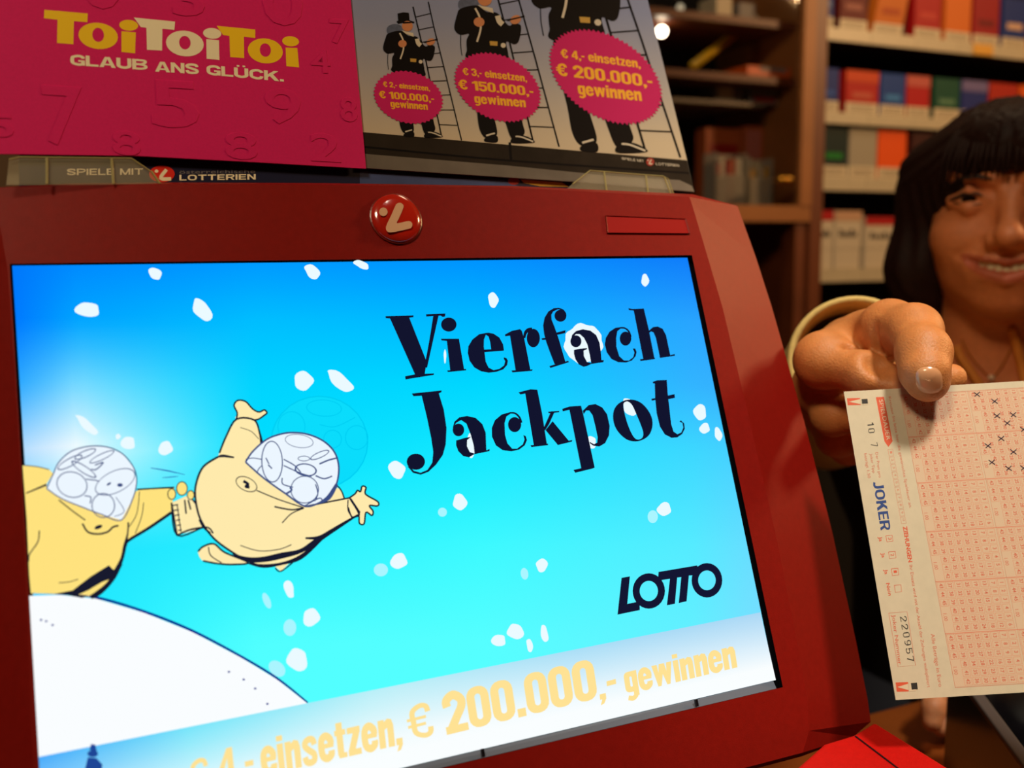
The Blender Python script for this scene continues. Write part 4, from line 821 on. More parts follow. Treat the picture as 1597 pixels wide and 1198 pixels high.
for lab, pts, ribs in (('clear plastic leaflet holder in front of the magenta card', [(10, 288), (14, 249), (30, 245), (205, 247), (236, 268), (250, 287)], [((73, 246), (73, 287)), ((174, 247), (177, 287)), ((236, 267), (249, 286))]),
                       ('clear plastic leaflet holder in front of the photo card corner', [(884, 295), (893, 287), (920, 266), (1034, 275), (1042, 279), (1051, 304)], [((942, 268), (946, 298)), ((1007, 273), (1011, 302)), ((1036, 276), (1046, 303))])):
    hd_ = empty('leaflet_holder', cp(pts[0], .004), lab, 'holder')
    f_ = [cp(p, .005) for p in pts]; MB().prism(f_, [x-NC*.0012 for x in f_]).obj('holder_front', clear, hd_)
    for a_, b_ in ribs:
        A2, B2 = cp(a_, .0055), cp(b_, .0055); MB().tube([A2, B2], .0006, 6).obj('holder_rib', clear_e, hd_)
    MB().tube([cp(p, .0052) for p in pts[1:]], .0004, 6).obj('holder_rim', clear_e, hd_)
    f_ = [cp(p, -.0065) for p in pts]; MB().prism(f_, [x-NC*.0012 for x in f_]).obj('holder_back', clear, hd_)

# ------------------------------------------------------------------ the ticket
ER = unit(R@V((1, .06, 0))); ED = -unit(R@camray(512, -4144)); ED = unit(ED-ER*(ED@ER)); NT = unit(np.cross(ED, ER))
T0 = atz(1447, 612, .5185)
if NT@(CAM-T0) < 0: NT = -NT
TP = (T0, NT)
def tp_(p, h=0): return onplane(p[0], p[1], T0+NT*h, NT)
tk = empty('lottery_ticket', tp_((1450, 850)), 'paper lotto ticket with printed number grids and pen crosses held in the hand', 'ticket')
paper = mat('ticket paper', rgb(218, 204, 178), rough=.6, noise=.04, nscale=200)
c0 = tp_((1316, 611)); L_ = np.linalg.norm(tp_((1397, 1092))-c0)
WT = .135
q4 = [tp_((1316, 611)), c0+ER*WT, c0+ER*WT+ED*L_, tp_((1397, 1092))]
nseg = 14; fr = []
tv, tf = [], []
for i in range(nseg+1):
    for j in range(3):
        u_ = i/nseg; v_ = j/2; p = (q4[0]*(1-u_)+q4[1]*u_)*(1-v_)+(q4[3]*(1-u_)+q4[2]*u_)*v_; tv.append(p); fr.append(0)
n3 = len(tv); tv += [p-NT*.00015 for p in tv]
for i in range(nseg):
    for j in range(2): a = i*3+j; tf += [(a, a+1, a+4, a+3), (a+n3, a+3+n3, a+4+n3, a+1+n3)]
tf += [(i*3, i*3+3, i*3+3+n3, i*3+n3) for i in range(nseg)]+[(i*3+2, i*3+2+n3, i*3+5+n3, i*3+5) for i in range(nseg)]+[(0, n3, n3+1, 1), (1, n3+1, n3+2, 2), (nseg*3, nseg*3+1, nseg*3+1+n3, nseg*3+n3), (nseg*3+1, nseg*3+2, nseg*3+2+n3, nseg*3+1+n3)]
obj('paper_sheet', tv, tf, paper, tk)
tr_ = mat('ticket red', rgb(226, 92, 58), rough=.6); tpk = mat('ticket pink', rgb(228, 138, 110), rough=.6); tpl = mat('ticket pale red', rgb(220, 118, 92), rough=.6)
tbl = mat('ticket blue', rgb(40, 70, 140), rough=.6); tbk = mat('ticket black', rgb(44, 40, 38), rough=.6); tx_ = mat('pen ink', rgb(52, 26, 52), rough=.5); tpp = mat('ticket light', rgb(228, 208, 178), rough=.6)
K7, K8 = (1290, 580, 4.609), (1290, 820, 3.169)
def tput(g, name, m, lvl=1): return g.put(TP, name, m, tk, h=.00005*lvl)
tput(Ink(K7).poly([(350, 182), (408, 180), (470, 500), (440, 540), (412, 500)]), 'duration_arrow', tr_)
tput(Ink(K7).text('SPIELDAUER', (372, 202), (428, 492), (28, -5), .0), 'arrow_lettering', tpp, 2)
tput(Ink(K7).heavy('JOKER', (330, 796), (385, 1140), (72, -8), k=.2, wide=.55, gap=.08), 'blue_lettering', tbl)
tput(Ink(K7).heavy('10', (288, 368), (298, 442), (46, -5), k=.1, wide=.42, gap=.3).heavy('7', (312, 512), (317, 540), (48, -6), k=.1), 'printed_number', tbk)
tput(Ink(K8).heavy('220957', (360, 450), (398, 672), (32, -4), k=.11, wide=.5, gap=.32), 'printed_number', tbk)
tput(Ink(K8).text('Joker Nummer', (320, 440), (352, 688), (17, -2), .01), 'red_lettering', tpl)
fr_ = [(304, 432), (395, 425), (437, 690), (350, 697), (304, 432)]
tput(Ink(K8).line(fr_, 2, False), 'number_frame', tpl)
g = Ink(K8)
for a, b, c, d, t in ((290, 50, 35, 30, '3'), (303, 130, 37, 33, '2'), (317, 213, 37, 34, '1'), (332, 295, 36, 35, None)):
    g.line([(a, b), (a+c-4, b-3), (a+c, b+d-4), (a+5, b+d), (a, b)], 2.5, False)
    if t: g.text(t, (a+10, b+9), (a+13, b+21), (16, -2), .0)
tput(g, 'choice_box', tr_)
g = Ink(K8)
for a, b in ((254, 55), (267, 135), (281, 217)): g.text('Ja', (a, b), (a+4, b+24), (17, -2), .01)
tput(g.text('Nein', (291, 285), (303, 346), (17, -2), .01), 'red_lettering', tr_)
g = Ink(K7).text('Der Preis pro', (346, 580), (372, 762), (19, -3)).text('Joker Tipp', (306, 588), (328, 728), (19, -3)).text('beträgt 1,50', (266, 588), (294, 765), (19, -3)); tput(g, 'small_red_lettering', tpl)
g = Ink(K7).text('Kreuzen Sie bitte hier die gewünschte Spieldauer an.', (440, 180), (592, 980), (19, -3)); tput(g, 'small_red_lettering', tpl)
g = Ink(K8).text('ZIEHUNGEN', (375, 4), (402, 182), (19, -3), .03); tput(g, 'red_lettering', tr_)
tput(Ink(K8).text('Ihr Einsatz wird mit der Anzahl der Ziehungen multipliziert', (406, 195), (496, 800), (15, -2)).text('Alle Beträge in Euro', (512, 535), (552, 797), (18, -2)), 'small_red_lettering', tpl)
g = Ink(K7)
for k in range(10):
    x, y = 436+10.0*k, 560+54*k; g.line([(x, y), (x+34, y-4), (x+43, y+42), (x+9, y+46), (x, y)], 2.2, False).text(str(k+1), (x+15, y+12), (x+18, y+28), (14, -2))
tput(g, 'duration_boxes', tpk)
for K, x, y, w_, h_ in ((K7, 142, 190, 95, 50), (K8, 338, 775, 62, 46)):
    tput(Ink(K).poly([(x, y), (x+w_, y-2), (x+w_+4, y+h_-2), (x+6, y+h_)]), 'corner_mark', tr_); tput(Ink(K).poly([(x+w_, y+6), (x+w_+3, y+h_-8), (x+w_*.14, y+h_*.5)]).poly([(x+w_*1.08, y), (x+w_*1.6, y-2), (x+w_*1.62, y+h_-4), (x+w_*1.12, y+h_-2)]), 'corner_wedge', tpp, 2)
tput(Ink(K7).poly([(247, 196), (290, 194), (294, 228), (251, 230)]), 'corner_square', tbk, 3)
tput(Ink(K8).poly([(414, 778), (444, 776), (448, 808), (418, 810)]), 'corner_square', tbk, 3)
# number grids in the ticket's own axes
G0 = tp_((1404, 616)); pc2 = lambda a, b: G0+ER*a+ED*b
bounds = [0]
Lx = lambda y: 1402.8+.187*(y-618)
for y in (682, 753.6, 829.5, 907.7, 988.8, 1073): bounds.append((tp_((Lx(y), y))-G0)@ED)
PW = (tp_((1509, 612))-G0)@ER; SK = ((tp_((Lx(1073), 1073))-G0)@ER)/bounds[-1]
def grid_panel(ax, b0, b1, first):
    v, f, v2, f2 = [], [], [], []
    H_ = b1-b0; cw = PW/8.25; ch = H_/6.15
    def quad(V_, F_, a0, a1, c0_, c1_): 
        n = len(V_); V_ += [(a0, c0_), (a1, c0_), (a1, c1_), (a0, c1_)]; F_.append((n, n+1, n+2, n+3))
    lw = .00013
    for c in range(8):
        for k in range(6):
            num = (7-c)*6+k+1
            if num > 45: continue
            x0 = ax+.0006+c*cw; y0 = b0+.0004+k*ch; x1, y1 = x0+cw*.88, y0+ch*.86
            quad(v, f, x0, x1, y0, y0+lw); quad(v, f, x0, x1, y1-lw, y1); quad(v, f, x0, x0+lw, y0, y1); quad(v, f, x1-lw, x1, y0, y1)
            t_v, t_f = text_mesh(str(num), .02); s_ = .0019; wx = (t_v[:, 0].max()+t_v[:, 0].min())/2
            n = len(v2)
            for tx0, ty0 in t_v: v2.append((x0+cw*.26+ty0*s_*.9, (y0+y1)/2+(tx0-wx)*s_*.85))
            f2 += [[i+n for i in q_] for q_ in t_f]
    t_v, t_f = text_mesh('1.00'); n = len(v2)
    for tx0, ty0 in t_v: v2.append((ax+.0009+ty0*.0017, b0+H_*.60+tx0*.0016))
    f2 += [[i+n for i in q_] for q_ in t_f]
    e = .00018
    quad(v, f, ax, ax+e, b0, b1); quad(v, f, ax, ax+PW, b0, b0+e); quad(v, f, ax, ax+PW, b1-e, b1)
    for vv, ff, nm_, m_ in ((v, f, 'grid_lines', tpk), (v2, f2, 'grid_numbers', tpl)):
        P_ = [pc2(a, b)+NT*.00005 for a, b in vv]
        ff = [q_ if np.cross(P_[q_[1]]-P_[q_[0]], P_[q_[2]]-P_[q_[0]])@NT > 0 else q_[::-1] for q_ in ff]
        o = obj(nm_, P_, ff, m_, tk, kind='stuff')
tint = mat('grid tint', rgb(226, 196, 168), rough=.6)
for c in range(2):
    P_ = [pc2(c*PW+.0003, .0003), pc2((c+1)*PW-.0003, .0003), pc2((c+1)*PW-.0003, bounds[-1]-.0003), pc2(c*PW+.0003, bounds[-1]-.0003)]; P_ = [p+NT*.00003 for p in P_]
    obj('grid_tint', P_, [(0, 3, 2, 1)] if np.cross(P_[3]-P_[0], P_[2]-P_[0])@NT > 0 else [(0, 1, 2, 3)], tint, tk)
    for r_ in range(6): grid_panel(c*PW, bounds[r_], bounds[r_+1], 0)
for (x, y) in ((1078, 160), (1205, 210), (1222, 315), (1338, 307), (1295, 367), (1252, 478), (1157, 530), (1340, 575), (1185, 648), (1305, 692), (1412, 412), (1412, 690)):
    jx, jy = random.uniform(-3, 3), random.uniform(-3, 3)
    tput(Ink(K7).line([(x-24, y-16+jx), (x+22, y+18)], 6).line([(x-18+jy, y+17), (x+20, y-16)], 6.5).line([(x-6, y+3), (x+8, y-4)], 9 if (x, y) in ((1222, 315),) else 7), 'pen_cross', tx_, 3)

# ------------------------------------------------------------------ the woman
HC = atz(1575, 333, .93)                                   # centre of her head, at eye level
ez = unit(CAM-HC); ex = unit(np.cross((0, 0, 1), ez)); ey = np.cross(ez, ex)
LR = np.stack([ex, ey, ez])
Lw = lambda p: HC+V(p)@LR                                  # her own frame (x to picture right, y up, z ahead) -> world
per = empty('person', (HC[0]+.05, HC[1]+.04, 0), 'smiling woman with dark fringe in black top and cream sleeve holding out the ticket', 'person')
e = lambda P, c, r: sd_ell(P, c, r)
cn = lambda P, a, b, ra, rb: sd_cone(P, a, b, ra, rb)
def head_sdf(P):
    d = e(P, (0, .032, -.02), (.069, .062, .085))
    d = smin(d, e(P, (0, -.012, .012), (.066, .075, .070)), .03)
    d = smin(d, e(P, (0, -.050, .030), (.048, .036, .046)), .03)
    d = smin(d, e(P, (0, -.074, .056), (.020, .014, .019)), .025)
    for s in (-1, 1):
        d = smin(d, e(P, (s*.040, -.020, .052), (.023, .020, .022)), .018)
        d = smin(d, cn(P, (s*.046, .034, .062), (s*.014, .030, .080), .006, .006), .014)
        d = smax(d, -e(P, (s*.0325, .013, .090), (.019, .0105, .016)), .012)
    d = smin(d, cn(P, (0, .014, .078), (0, -.016, .098), .0065, .0095), .012)
    d = smin(d, e(P, (0, -.019, .101), (.0105, .009, .0105)), .007)
    for s in (-1, 1):
        d = smin(d, e(P, (s*.0135, -.022, .090), (.0075, .0075, .010)), .006)
        d = smax(d, -e(P, (s*.0065, -.031, .099), (.0036, .003, .006)), .003)
        # smile fold
        d = smax(d, -cn(P, (s*.019, -.022, .090), (s*.037, -.036, .074), .0020, .0016), .009)
        # lids, pressed up by the smile
        d = smin(d, cn(P, (s*.017, .0145, .0775), (s*.033, .0208, .0795), .0026, .0030), .004)
        d = smin(d, cn(P, (s*.033, .0208, .0795), (s*.048, .013, .068), .0030, .0026), .004)
        d = smin(d, cn(P, (s*.018, .010, .0755), (s*.033, .0055, .0765), .0026, .003), .009)
        d = smin(d, cn(P, (s*.033, .0055, .0765), (s*.046, .010, .067), .003, .0026), .009)
    # mouth: two thin lips drawn wide round an open smile
    d = smin(d, e(P, (0, -.046, .069), (.034, .018, .021)), .014)
    for s in (-1, 1): d = smax(d, -cn(P, (0, -.0478, .092), (s*.029, -.0405, .080), .0060, .0026), .003)
    for s in (-1, 1):
        d = smax(d, -cn(P, (s*.038, -.0365, .076), (s*.027, -.0412, .086), .0014, .0024), .003)
        d = smin(d, cn(P, (0, -.0402, .0885), (s*.018, -.0380, .0840), .0022, .002), .004)
        d = smin(d, cn(P, (s*.018, -.0380, .0840), (s*.035, -.0350, .072), .002, .0014), .004)
        d = smin(d, cn(P, (0, -.0565, .0868), (s*.017, -.0525, .0825), .0034, .0030), .005)
        d = smin(d, cn(P, (s*.017, -.0525, .0825), (s*.034, -.0385, .071), .0030, .0014), .005)
        d = smin(d, e(P, (s*.069, -.005, -.012), (.007, .028, .016)), .006)
    # neck and upper chest
    d = smin(d, cn(P, (-.004, -.05, -.012), (-.012, -.15, -.03), .050, .052), .02)
    for s in (-1, 1): d = smin(d, cn(P, (-.012, -.15, -.045), (s*.14-.02, -.20, -.055), .040, .045), .03)
    d = smin(d, e(P, (-.015, -.24, -.03), (.13, .10, .065)), .04)
    return d
v1, f1 = nets(head_sdf, (-.2, -.31, -.13), (.2, .13, .13), .0029)
vf, ff = nets(head_sdf, (-.08, -.092, .02), (.08, .065, .118), .00135)
SKC, LIP, SHD = np.array(rgb(208, 122, 74)), np.array(rgb(186, 92, 62)), np.array(rgb(60, 24, 16))
def face_cols(v):
    c = np.tile(SKC, (len(v), 1)); x, y, z = v.T
    m = (np.abs(x) < .037) & (z > .066) & (y < -.034-.0*x) & (y > -.062+8*x*x)
    yy = y+.0485-9*x*x; q_ = (x/.037)**2+(yy/.0105)**2; lipd = (q_ < 1) & (z > .066)
    c[lipd] = LIP
    return c
# coarse body keeps what lies outside the fine face box
cen = v1[f1].mean(1); inside = (np.abs(cen[:, 0]) < .0775) & (cen[:, 1] > -.0895) & (cen[:, 1] < .0625) & (cen[:, 2] > .0225)
f1 = f1[~inside]

# hand and forearm, laid out joint by joint
J = lambda x, y, d: atz(x, y, d)
W0, W1 = J(1336, 580, .665), Lw((-.17, -.215, -.03))
thumb = [(J(1330, 548, .625), .021), (J(1388, 513, .562), .0155), (J(1426, 516, .536), .0136), (J(1441, 553, .514), .0121), (J(1442, 580, .5045), .0112), (J(1448, 597, .5055), .0096)]
index = [(J(1284, 562, .578), .0142), (J(1352, 584, .552), .0112), (J(1424, 604, .5375), .0092), (J(1484, 590, .5400), .0078)]
middle = [(J(1276, 606, .610), .0135), (J(1298, 648, .592), .0108), (J(1350, 650, .575), .0098), (J(1400, 640, .556), .0085)]
ringf = [(J(1284, 638, .634), .0130), (J(1304, 682, .618), .0106), (J(1356, 682, .602), .0095), (J(1400, 670, .585), .008)]
little = [(J(1296, 662, .650), .0115), (J(1322, 698, .628), .0095), (J(1364, 700, .618), .0082), (J(1396, 690, .612), .007)]
def hand_sdf(P):
    def chain(c, k=.004):
        d = None
        for (a, ra), (b, rb) in zip(c[:-1], c[1:]):
            q_ = sd_cone(P, a, b, ra, rb); d = q_ if d is None else smin(d, q_, k)
        return d
    d = sd_cone(P, W0+(W1-W0)*.45, W0, .032, .0255)
    palm = None
    for c, r_ in ((index, .0165), (middle, .017), (ringf, .016), (little, .014)):
        q_ = sd_cone(P, W0, c[0][0], .021, r_*.95); palm = q_ if palm is None else smin(palm, q_, .012)
    palm = smin(palm, sd_cone(P, thumb[0][0], index[0][0], .019, .012), .012)
    d = smin(d, palm, .015)
    th = chain(thumb, .006)
    th = smin(th, sd_ell(P, J(1440, 545, .512), .0120), .006)
    web = sd_cone(P, J(1342, 532, .596), J(1318, 556, .592), .011, .012)
    d = smin(d, th, .008); d = smin(d, web, .014)
    for c in (index, middle, ringf, little):
        f = chain(c); f = smin(f, sd_ell(P, c[1][0], c[1][1]*1.06), .005); d = smin(d, f, .0045)
    d = smax(d, -sd_cone(P, J(1374, 562, .540), J(1396, 578, .530), .0075, .0055), .008)
    # skin folds of the web
    for a, b in ((J(1312, 533, .560), J(1348, 556, .562)), (J(1322, 545, .562), J(1352, 575, .558)), (J(1360, 505, .548), J(1372, 545, .552))):
        d = smax(d, -sd_cone(P, a, b, .0018, .0018), .004)
    return d
allj = np.array([p for c in (thumb, index, middle, ringf, little) for p, r_ in c]+[W0])
v2, f2 = nets(hand_sdf, allj.min(0)-.035, allj.max(0)+.03, .0014)
# forearm inside the sleeve joins hand and shoulder into the same body
arm = MB().tube([W0+(W1-W0)*.02, W0+(W1-W0)*.3, W0+(W1-W0)*.65, W1+(W1-W0)*.05], [.022, .030, .038, .045], 20)
va = np.array(arm.v)
wv1, wvf = HC+v1@LR, HC+vf@LR
allv = np.concatenate([wv1, wvf, v2, va]); o1, o2, o3 = len(wv1), len(wv1)+len(wvf), len(wv1)+len(wvf)+len(v2)
allf = [tuple(q_) for q_ in f1]+[tuple(q_+o1) for q_ in ff]+[tuple(q_+o2) for q_ in f2]+[tuple(i+o3 for i in q_) for q_ in arm.f]
hc = np.tile(np.array(rgb(204, 130, 72)), (len(v2), 1))
cols = np.concatenate([np.tile(SKC, (len(v1), 1)), face_cols(vf), hc, np.tile(SKC, (len(va), 1))])
skm = vcol_mat('skin', rough=.5, noise=.10, bump=.35, bscale=900, sss=.15)
body = obj('body', allv, allf, skm, per, smooth=True, cols=cols)
# thumb nail lying on the thumb's upper face
def trace(px, py, f, d0=.45, d1=.6):
    r_ = wray(px, py); L = np.linalg.norm(r_); t = d0
    for _ in range(60):
        q_ = float(f((CAM+r_*t)[None])[0]); t += q_*.8/L
        if abs(q_) < 1e-5 or t > d1: break
    return CAM+r_*t
nv, nf = [], []; nr, na = 7, 28
for i in range(nr+1):
    rr = i/nr
    for k in range(na):
        a = 2*math.pi*k/na; ca, sa = math.cos(a), math.sin(a)
        x = 1449+22.5*rr*math.copysign(abs(ca)**.75, ca)+2*rr*sa; y = 594+23*rr*math.copysign(abs(sa)**.8, sa)-(2 if sa > 0 else 0)
        p = trace(x, y, hand_sdf); nv.append(p+ez*.0009*(1-rr**6)-ez*.0003*rr**6)
for i in range(nr):
    for k in range(na): a = i*na+k; b = i*na+(k+1) % na; nf.append((a, b, b+na, a+na))
nf.append(tuple(range(na))[::-1])
obj('thumb_nail', nv, nf, mat('nail', rgb(222, 160, 116), rough=.22, coat=.7), per, smooth=True)

# eyes, teeth, brows
eyew = mat('eye white', rgb(170, 150, 130), rough=.2); iris = mat('iris', rgb(30, 20, 14), rough=.1); hairm_ = mat('brow hair', rgb(34, 16, 10), rough=.6)
for s in (-1, 1):
    c = Lw((s*.0322, .0128, .0668)); pr = [(0.0001, -.0115)]+[(.0115*math.sin(t), -.0115*math.cos(t)) for t in np.linspace(.2, 3.0, 14)]+[(.0001, .0115)]
    eb = MB().lathe(pr, c, ez, 24).obj('eye', eyew, per, smooth=True)
    pr = [(.0062*math.cos(t), .0101+.0018*math.sin(t)) for t in np.linspace(0, 1.5, 6)]
    MB().lathe(pr, c, ez, 20).obj('iris', iris, eb, smooth=True)
    MB().tube([Lw(q_) for q_ in ((s*.018, .0130, .0785), (s*.026, .0176, .0815), (s*.036, .0180, .0805), (s*.046, .0135, .0735), (s*.051, .0120, .0690))], [.0008, .0014, .0017, .0016, .0006], 8).obj('eyelashes', hairm_, per, smooth=True)
    MB().tube([Lw(q_) for q_ in ((s*.018, .0095, .0785), (s*.032, .0075, .0805), (s*.045, .0105, .0735))], [.0005, .0008, .0006], 8).obj('lower_lashes', hairm_, per, smooth=True)
    bz = MB().tube([Lw(q_) for q_ in ((s*.014, .0290, .0850), (s*.026, .0320, .0848), (s*.040, .0310, .0778), (s*.053, .0245, .0665))], [.0012, .0018, .0016, .0006], 8); bz.obj('eyebrow', hairm_, per, smooth=True)
tm = mat('teeth', rgb(214, 196, 160), rough=.2)
for i in range(-4, 5):
    a = i*.0062; z_ = .0845-11*a*a
    F = lambda x, y, z: Lw((a+x, y, z_+z))
    MB().box((-.0029, -.0512+7*a*a, -.004), (.0029, -.0415+7*a*a, .001), F).obj('tooth', tm, per, bevel=.0008)
MB().box((-.028, -.056, .058), (.028, -.038, .066), lambda x, y, z: Lw((x, y, z))).obj('mouth_inside', mat('mouth dark', rgb(60, 16, 14), rough=.6), per)

# hair
def hair_sdf(P):
    x, y, z = P[..., 0], P[..., 1], P[..., 2]
    d = e(P, (0, .028, -.018), (.085, .079, .102))
    for s in (-1, 1):
        d = smin(d, cn(P, (s*.072, .035, -.01), (s*.078, -.05, .0), .026, .024), .03)
        d = smin(d, cn(P, (s*.078, -.05, .0), (s*.070, -.125, -.015), .024, .018), .03)
    d = smin(d, cn(P, (-.02, .0, -.07), (-.02, -.10, -.07), .06, .05), .03)
    d = smin(d, e(P, (.01, .062, .055), (.055, .032, .040)), .02)
    # opening for the face
    fo = e(P, (0, -.030, .085), (.0665, .0665, .075)); fo = smin(fo, e(P, (0, -.075, .07), (.060, .06, .07)), .02)
    d = smax(d, -fo, .006)
    d = smax(d, -(e(P, (0, -.13, .01), (.05, .06, .06))), .01)
    ang = np.arctan2(x+.004, y-.10); st = np.sin(ang*46+7*np.sin(ang*5)+z*25)*.0011+np.sin(ang*97+3*np.cos(ang*9)-z*40)*.0007
    low = np.sin(np.arctan2(x, z+.02)*38+5*np.sin(y*16))*.0010
    return d+np.where(y > .03, st*.7, low)
v3, f3 = nets(hair_sdf, (-.125, -.165, -.14), (.125, .12, .115), .0021)
hm = mat('dark hair', rgb(34, 13, 8), rough=.6, noise=.3, nscale=150, spec=.2)
hair = obj('hair', HC+v3@LR, f3, hm, per, smooth=True)
rs = random.Random(5)
for k in range(26):          # fringe locks hanging over the forehead
    x0 = -.056+k*.0045+rs.uniform(-.001, .001); ln_ = rs.uniform(.016, .026)*(1 if abs(x0) < .04 else 1.3); yb_ = .034+rs.uniform(-.004, .005)-(.010 if x0 < -.04 else 0)
    zz = lambda x: .094-7.5*x*x
    pts = [Lw((x0*.55, .088, .062-4*x0*x0)), Lw((x0*.85, .066, zz(x0)-.008)), Lw((x0*.98, .048, zz(x0)+.000)), Lw((x0*1.04+rs.uniform(-.002, .002), yb_, zz(x0)-.001))]
    MB().tube(catmull(pts, False, 4), list(np.linspace(.0042, .0008, 13)), 7).obj('fringe_lock', hm, per, smooth=True)

# black top with cream-orange neckline
def proj(P):
    c = (P-CAM)@R; return CXP+FPX*c[..., 0]/-c[..., 2], CYP-FPX*c[..., 1]/-c[..., 2]
def top_sdf(P):
    d = e(P, (-.015, -.245, -.032), (.142, .112, .078))
    for s in (-1, 1): d = smin(d, cn(P, (-.012, -.158, -.052), (s*.155-.02, -.205, -.06), .044, .054), .03)
    d = smin(d, cn(P*V((1, 1, 1.5)), (-.015, -.28, -.10), (-.01, -.56, -.19), .125, .13), .05)
    px, py = proj(HC+P@LR); k_ = .9/FPX
    l = ((px-1497)*.80-(py-552)*.60)*k_; r_ = ((1588-px)*.975+(py-540)*.22)*k_; b_ = (665-py)*k_
    op = np.minimum(np.minimum(l, r_), b_)
    op = np.where(P[..., 2] > -.06, op, -.02)
    return np.maximum(d, op)
v4, f4 = nets(top_sdf, (-.26, -.62, -.2), (.26, -.09, .09), .005)
blackc = mat('black cloth', rgb(12, 11, 14), rough=.85, noise=.2, nscale=200)
obj('black_top', HC+v4@LR, f4, blackc, per, smooth=True)
trim = mat('neck trim', rgb(214, 128, 44), rough=.7, noise=.1, nscale=400)
def body_hit(px, py, off=.004):
    r_ = wray(px, py); L = np.linalg.norm(r_); t = .75
    for _ in range(60):
        P = (CAM+r_*t-HC)@LR.T; q_ = float(head_sdf(P[None])[0])
        t += q_*.8/L
        if abs(q_) < 1e-5 or t > 1.1: break
    return CAM+r_*t+ez*off
for pts in ([(1492, 540), (1499, 556), (1513, 577), (1530, 602), (1548, 630), (1566, 660)], [(1579, 512), (1583, 528), (1588, 550), (1594, 575), (1600, 605), (1606, 650)]):
    P_ = [body_hit(*p) for p in pts]; MB().tube(catmull(P_, False, 4), .0042, 10).obj('neckline_trim', trim, per, smooth=True)
chain = [body_hit(*p, .002) for p in ((1500, 530), (1512, 552), (1528, 573), (1546, 588), (1562, 572), (1576, 545))]
MB().tube(catmull(chain, False, 6), .0006, 6).obj('necklace_chain', brass, per, smooth=True)
MB().lathe([(.0001, -.003), (.0021, -.0021), (.003, 0), (.0021, .0021), (.0001, .003)], chain[3]+ez*.002, ez, 14).obj('pendant', mat('pearl', rgb(230, 200, 170), rough=.2), per, smooth=True)

# sleeve with a rolled cuff
slm = mat('cream knit', rgb(212, 184, 112), rough=.8, noise=.1, nscale=300, bump=.5, bscale=1200)
ad = unit(W1-W0); s0 = J(1334, 562, .650)
u1 = unit(np.cross(ad, (0, 0, 1))); u2 = np.cross(ad, u1); n = 48
prof = [(.0365, .030), (.0375, .012), (.0380, .001), (.0392, -.0015), (.0412, -.0018), (.0426, .0005), (.0430, .006), (.0420, .014), (.0415, .03), (.0440, .07), (.0480, .13), (.053, .22), (.060, .31)]
sv, sf = [], []
end = W1-s0; Ls = np.linalg.norm(end)
for i, (r_, h_) in enumerate(prof):
    for k in range(n):
        a = 2*math.pi*k/n; wr = 1+(.035*math.sin(3*a+h_*40)+.02*math.sin(7*a-h_*90))*min(1, max(0, h_-.012)*14)
        sv.append(s0+ad*h_+(u1*math.cos(a)+u2*math.sin(a))*r_*wr)
for i in range(len(prof)-1):
    for k in range(n): a = i*n+k; b = i*n+(k+1) % n; sf.append((a, b, b+n, a+n))
obj('sleeve', sv, sf, slm, per, smooth=True, label='cream knit sleeve with rolled cuff')
# trousers and shoes behind the counter
trm = mat('dark trousers', rgb(24, 24, 34), rough=.8)
for s in (-1, 1):
    a, b, c = Lw((s*.07-.01, -.50, -.12)), Lw((s*.09-.01, -.95, -.12)), Lw((s*.10-.01, -1.40, -.12)); c[2] = .07; b[2] = .52
    MB().tube([a, b, c], [.085, .062, .05], 16).obj('trouser_leg', trm, per, smooth=True)
    sh = c+ez*V((1, 1, 0))*.06; sh[2] = .03
    MB().lathe([(.001, -.12), (.035, -.1), (.045, -.03), (.042, .06), (.03, .11), (.001, .125)], sh, unit(ez*V((1, 1, 0))), 16).obj('shoe', blackc, per, smooth=True)
# her other hand resting by the tray
f_i = [(J(1506, 1040, .775), .012), (J(1470, 1076, .757), .0098), (J(1456, 1104, .748), .0085), (J(1454, 1126, .744), .0072)]
f_m = [(J(1520, 1052, .790), .012), (J(1492, 1088, .775), .0098), (J(1474, 1116, .762), .0085), (J(1468, 1134, .757), .0072)]
f_r = [(J(1534, 1066, .800), .011), (J(1512, 1100, .790), .0095), (J(1496, 1124, .780), .0082), (J(1486, 1140, .774), .007)]
f_l = [(J(1548, 1078, .812), .010), (J(1532, 1108, .806), .0085), (J(1518, 1128, .798), .0075), (J(1508, 1142, .792), .0065)]
f_t = [(J(1530, 1015, .800), .014), (J(1492, 1030, .778), .011), (J(1466, 1052, .765), .0095), (J(1450, 1072, .760), .0085)]
WL = J(1580, 1005, .85)
def hand2(P):
    d = sd_cone(P, WL, WL+(Lw((.16, -.26, -.06))-WL)*.3, .024, .03)
    for c in (f_i, f_m, f_r, f_l, f_t):
        d = smin(d, sd_cone(P, WL, c[0][0], .020, c[0][1]*1.2), .012)
    for c in (f_i, f_m, f_r, f_l, f_t):
        f = None
        for (a, ra), (b, rb) in zip(c[:-1], c[1:]):
            q_ = sd_cone(P, a, b, ra, rb); f = q_ if f is None else smin(f, q_, .004)
        d = smin(d, f, .004)
    return d
al = np.array([p for c in (f_i, f_m, f_r, f_l, f_t) for p, r_ in c]+[WL]); v5, f5 = nets(hand2, al.min(0)-.03, al.max(0)+.045, .0024)
obj('resting_hand', v5, f5, skm, per, smooth=True, cols=np.tile(np.array(rgb(206, 136, 92)), (len(v5), 1)))
WE = Lw((.17, -.23, -.06))
MB().tube([WL+(WE-WL)*.12, WL+(WE-WL)*.5, WE], [.040, .050, .058], 20).obj('sleeve', slm, per, smooth=True)

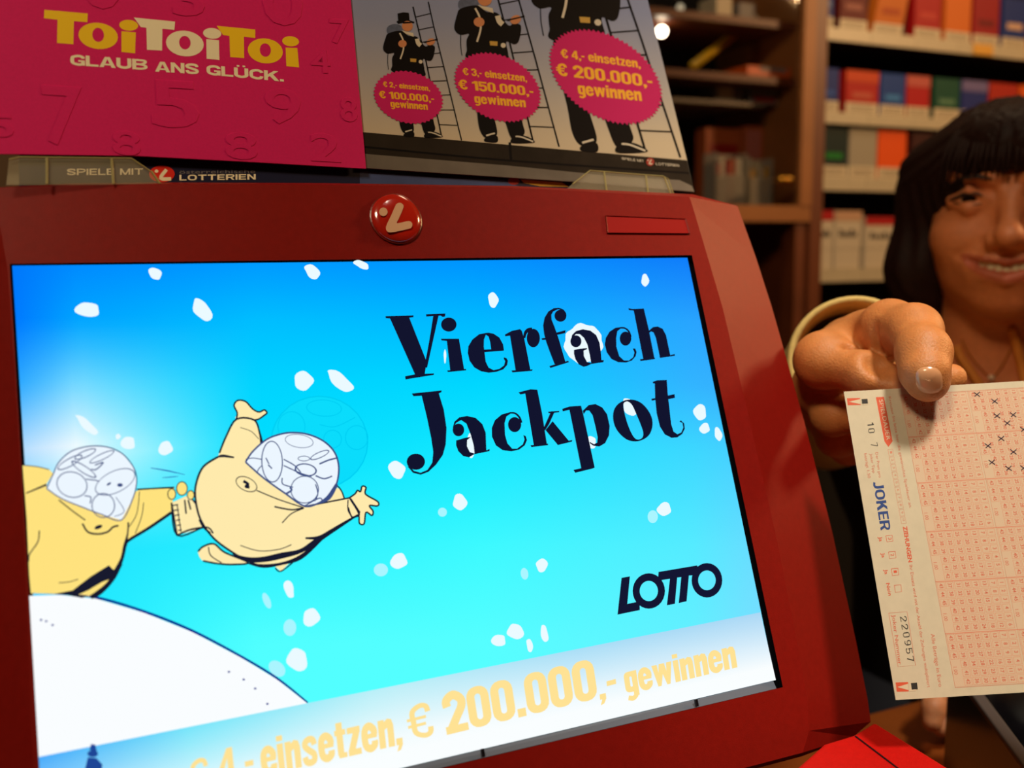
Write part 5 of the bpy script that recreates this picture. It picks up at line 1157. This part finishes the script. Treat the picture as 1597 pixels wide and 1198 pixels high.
# ------------------------------------------------------------------ black tray at the lower right, coins and beads added for glints
ZT = 1.165
A0, B0 = atZ(1500, 1058, ZT), atZ(1612, 1212, ZT); A0[2] = B0[2] = 0; dd = unit(B0-A0); rr_ = V((-dd[1], dd[0], 0))
if rr_[0] < 0: rr_ = -rr_
A0 = A0-dd*.03; Lt = .26; Wt = .20
TF = lambda x, y, z: A0+rr_*x+dd*y+V((0, 0, z))
ty = empty('black_tray', TF(Wt/2, Lt/2, ZC), 'black tray with a grey rim holding added coins and beads for glints', 'tray')
bp = mat('black plastic', rgb(22, 20, 26), rough=.22, noise=.5, nscale=45, coat=.4); rim = mat('grey rim', rgb(84, 78, 78), rough=.4)
for nm_, a, b in (('tray_wall', (0, 0, ZC+.001), (.006, Lt, ZT-.004)), ('tray_wall', (Wt-.006, 0, ZC+.001), (Wt, Lt, ZT-.004)), ('tray_wall', (.006, 0, ZC+.001), (Wt-.006, .006, ZT-.004)), ('tray_wall', (.006, Lt-.006, ZC+.001), (Wt-.006, Lt, ZT-.004)), ('tray_floor', (.006, .006, ZC+.03), (Wt-.006, Lt-.006, ZC+.034))):
    MB().box(a, b, TF).obj(nm_, bp, ty)
for a, b in (((-.001, -.001, ZT-.004), (.007, Lt+.001, ZT)), ((Wt-.007, -.001, ZT-.004), (Wt+.001, Lt+.001, ZT)), ((.007, -.001, ZT-.004), (Wt-.007, .007, ZT)), ((.007, Lt-.007, ZT-.004), (Wt-.007, Lt+.001, ZT))):
    MB().box(a, b, TF).obj('tray_rim', rim, ty, bevel=.001)
silver = mat('silver', rgb(210, 205, 195), rough=.2, metal=1)
rs = random.Random(2)
pr = lambda r_: [(.0001, -r_)]+[(r_*math.sin(t), -r_*math.cos(t)) for t in (.6, 1.2, 1.8, 2.5)]+[(.0001, r_)]
hb = empty('glint_beads', TF(.08, .1, ZC+.034), 'chain of small silver beads added for glints in the black tray', 'chain')
for k in range(34):
    t = k/33; p = TF(.014+.10*t+.012*math.sin(t*9), .02+.20*t, ZC+.0375+.018*math.sin(t*3.1))
    MB().lathe(pr(.0028), p, (0, 0, 1), 10).obj('bead', silver, hb, smooth=True)
cn_ = 0
for k in range(14):
    x, y = rs.uniform(.03, Wt-.03), rs.uniform(.03, Lt-.03); z_ = ZC+.0345+.0022*rs.randint(0, 5)
    ax = unit((rs.uniform(-.35, .35), rs.uniform(-.35, .35), 1)); c = TF(x, y, z_+.006)
    o = MB().lathe([(.0085, -.001), (.0112, -.001), (.0116, 0), (.0112, .001), (.0085, .001), (.0080, .0007)], c, ax, 20).obj('coin', silver if k % 3 else brass, None)
    tag(o, ('silver' if k % 3 else 'brassy')+' coin added for glints in the black tray', 'coin', 'coins in the black tray')
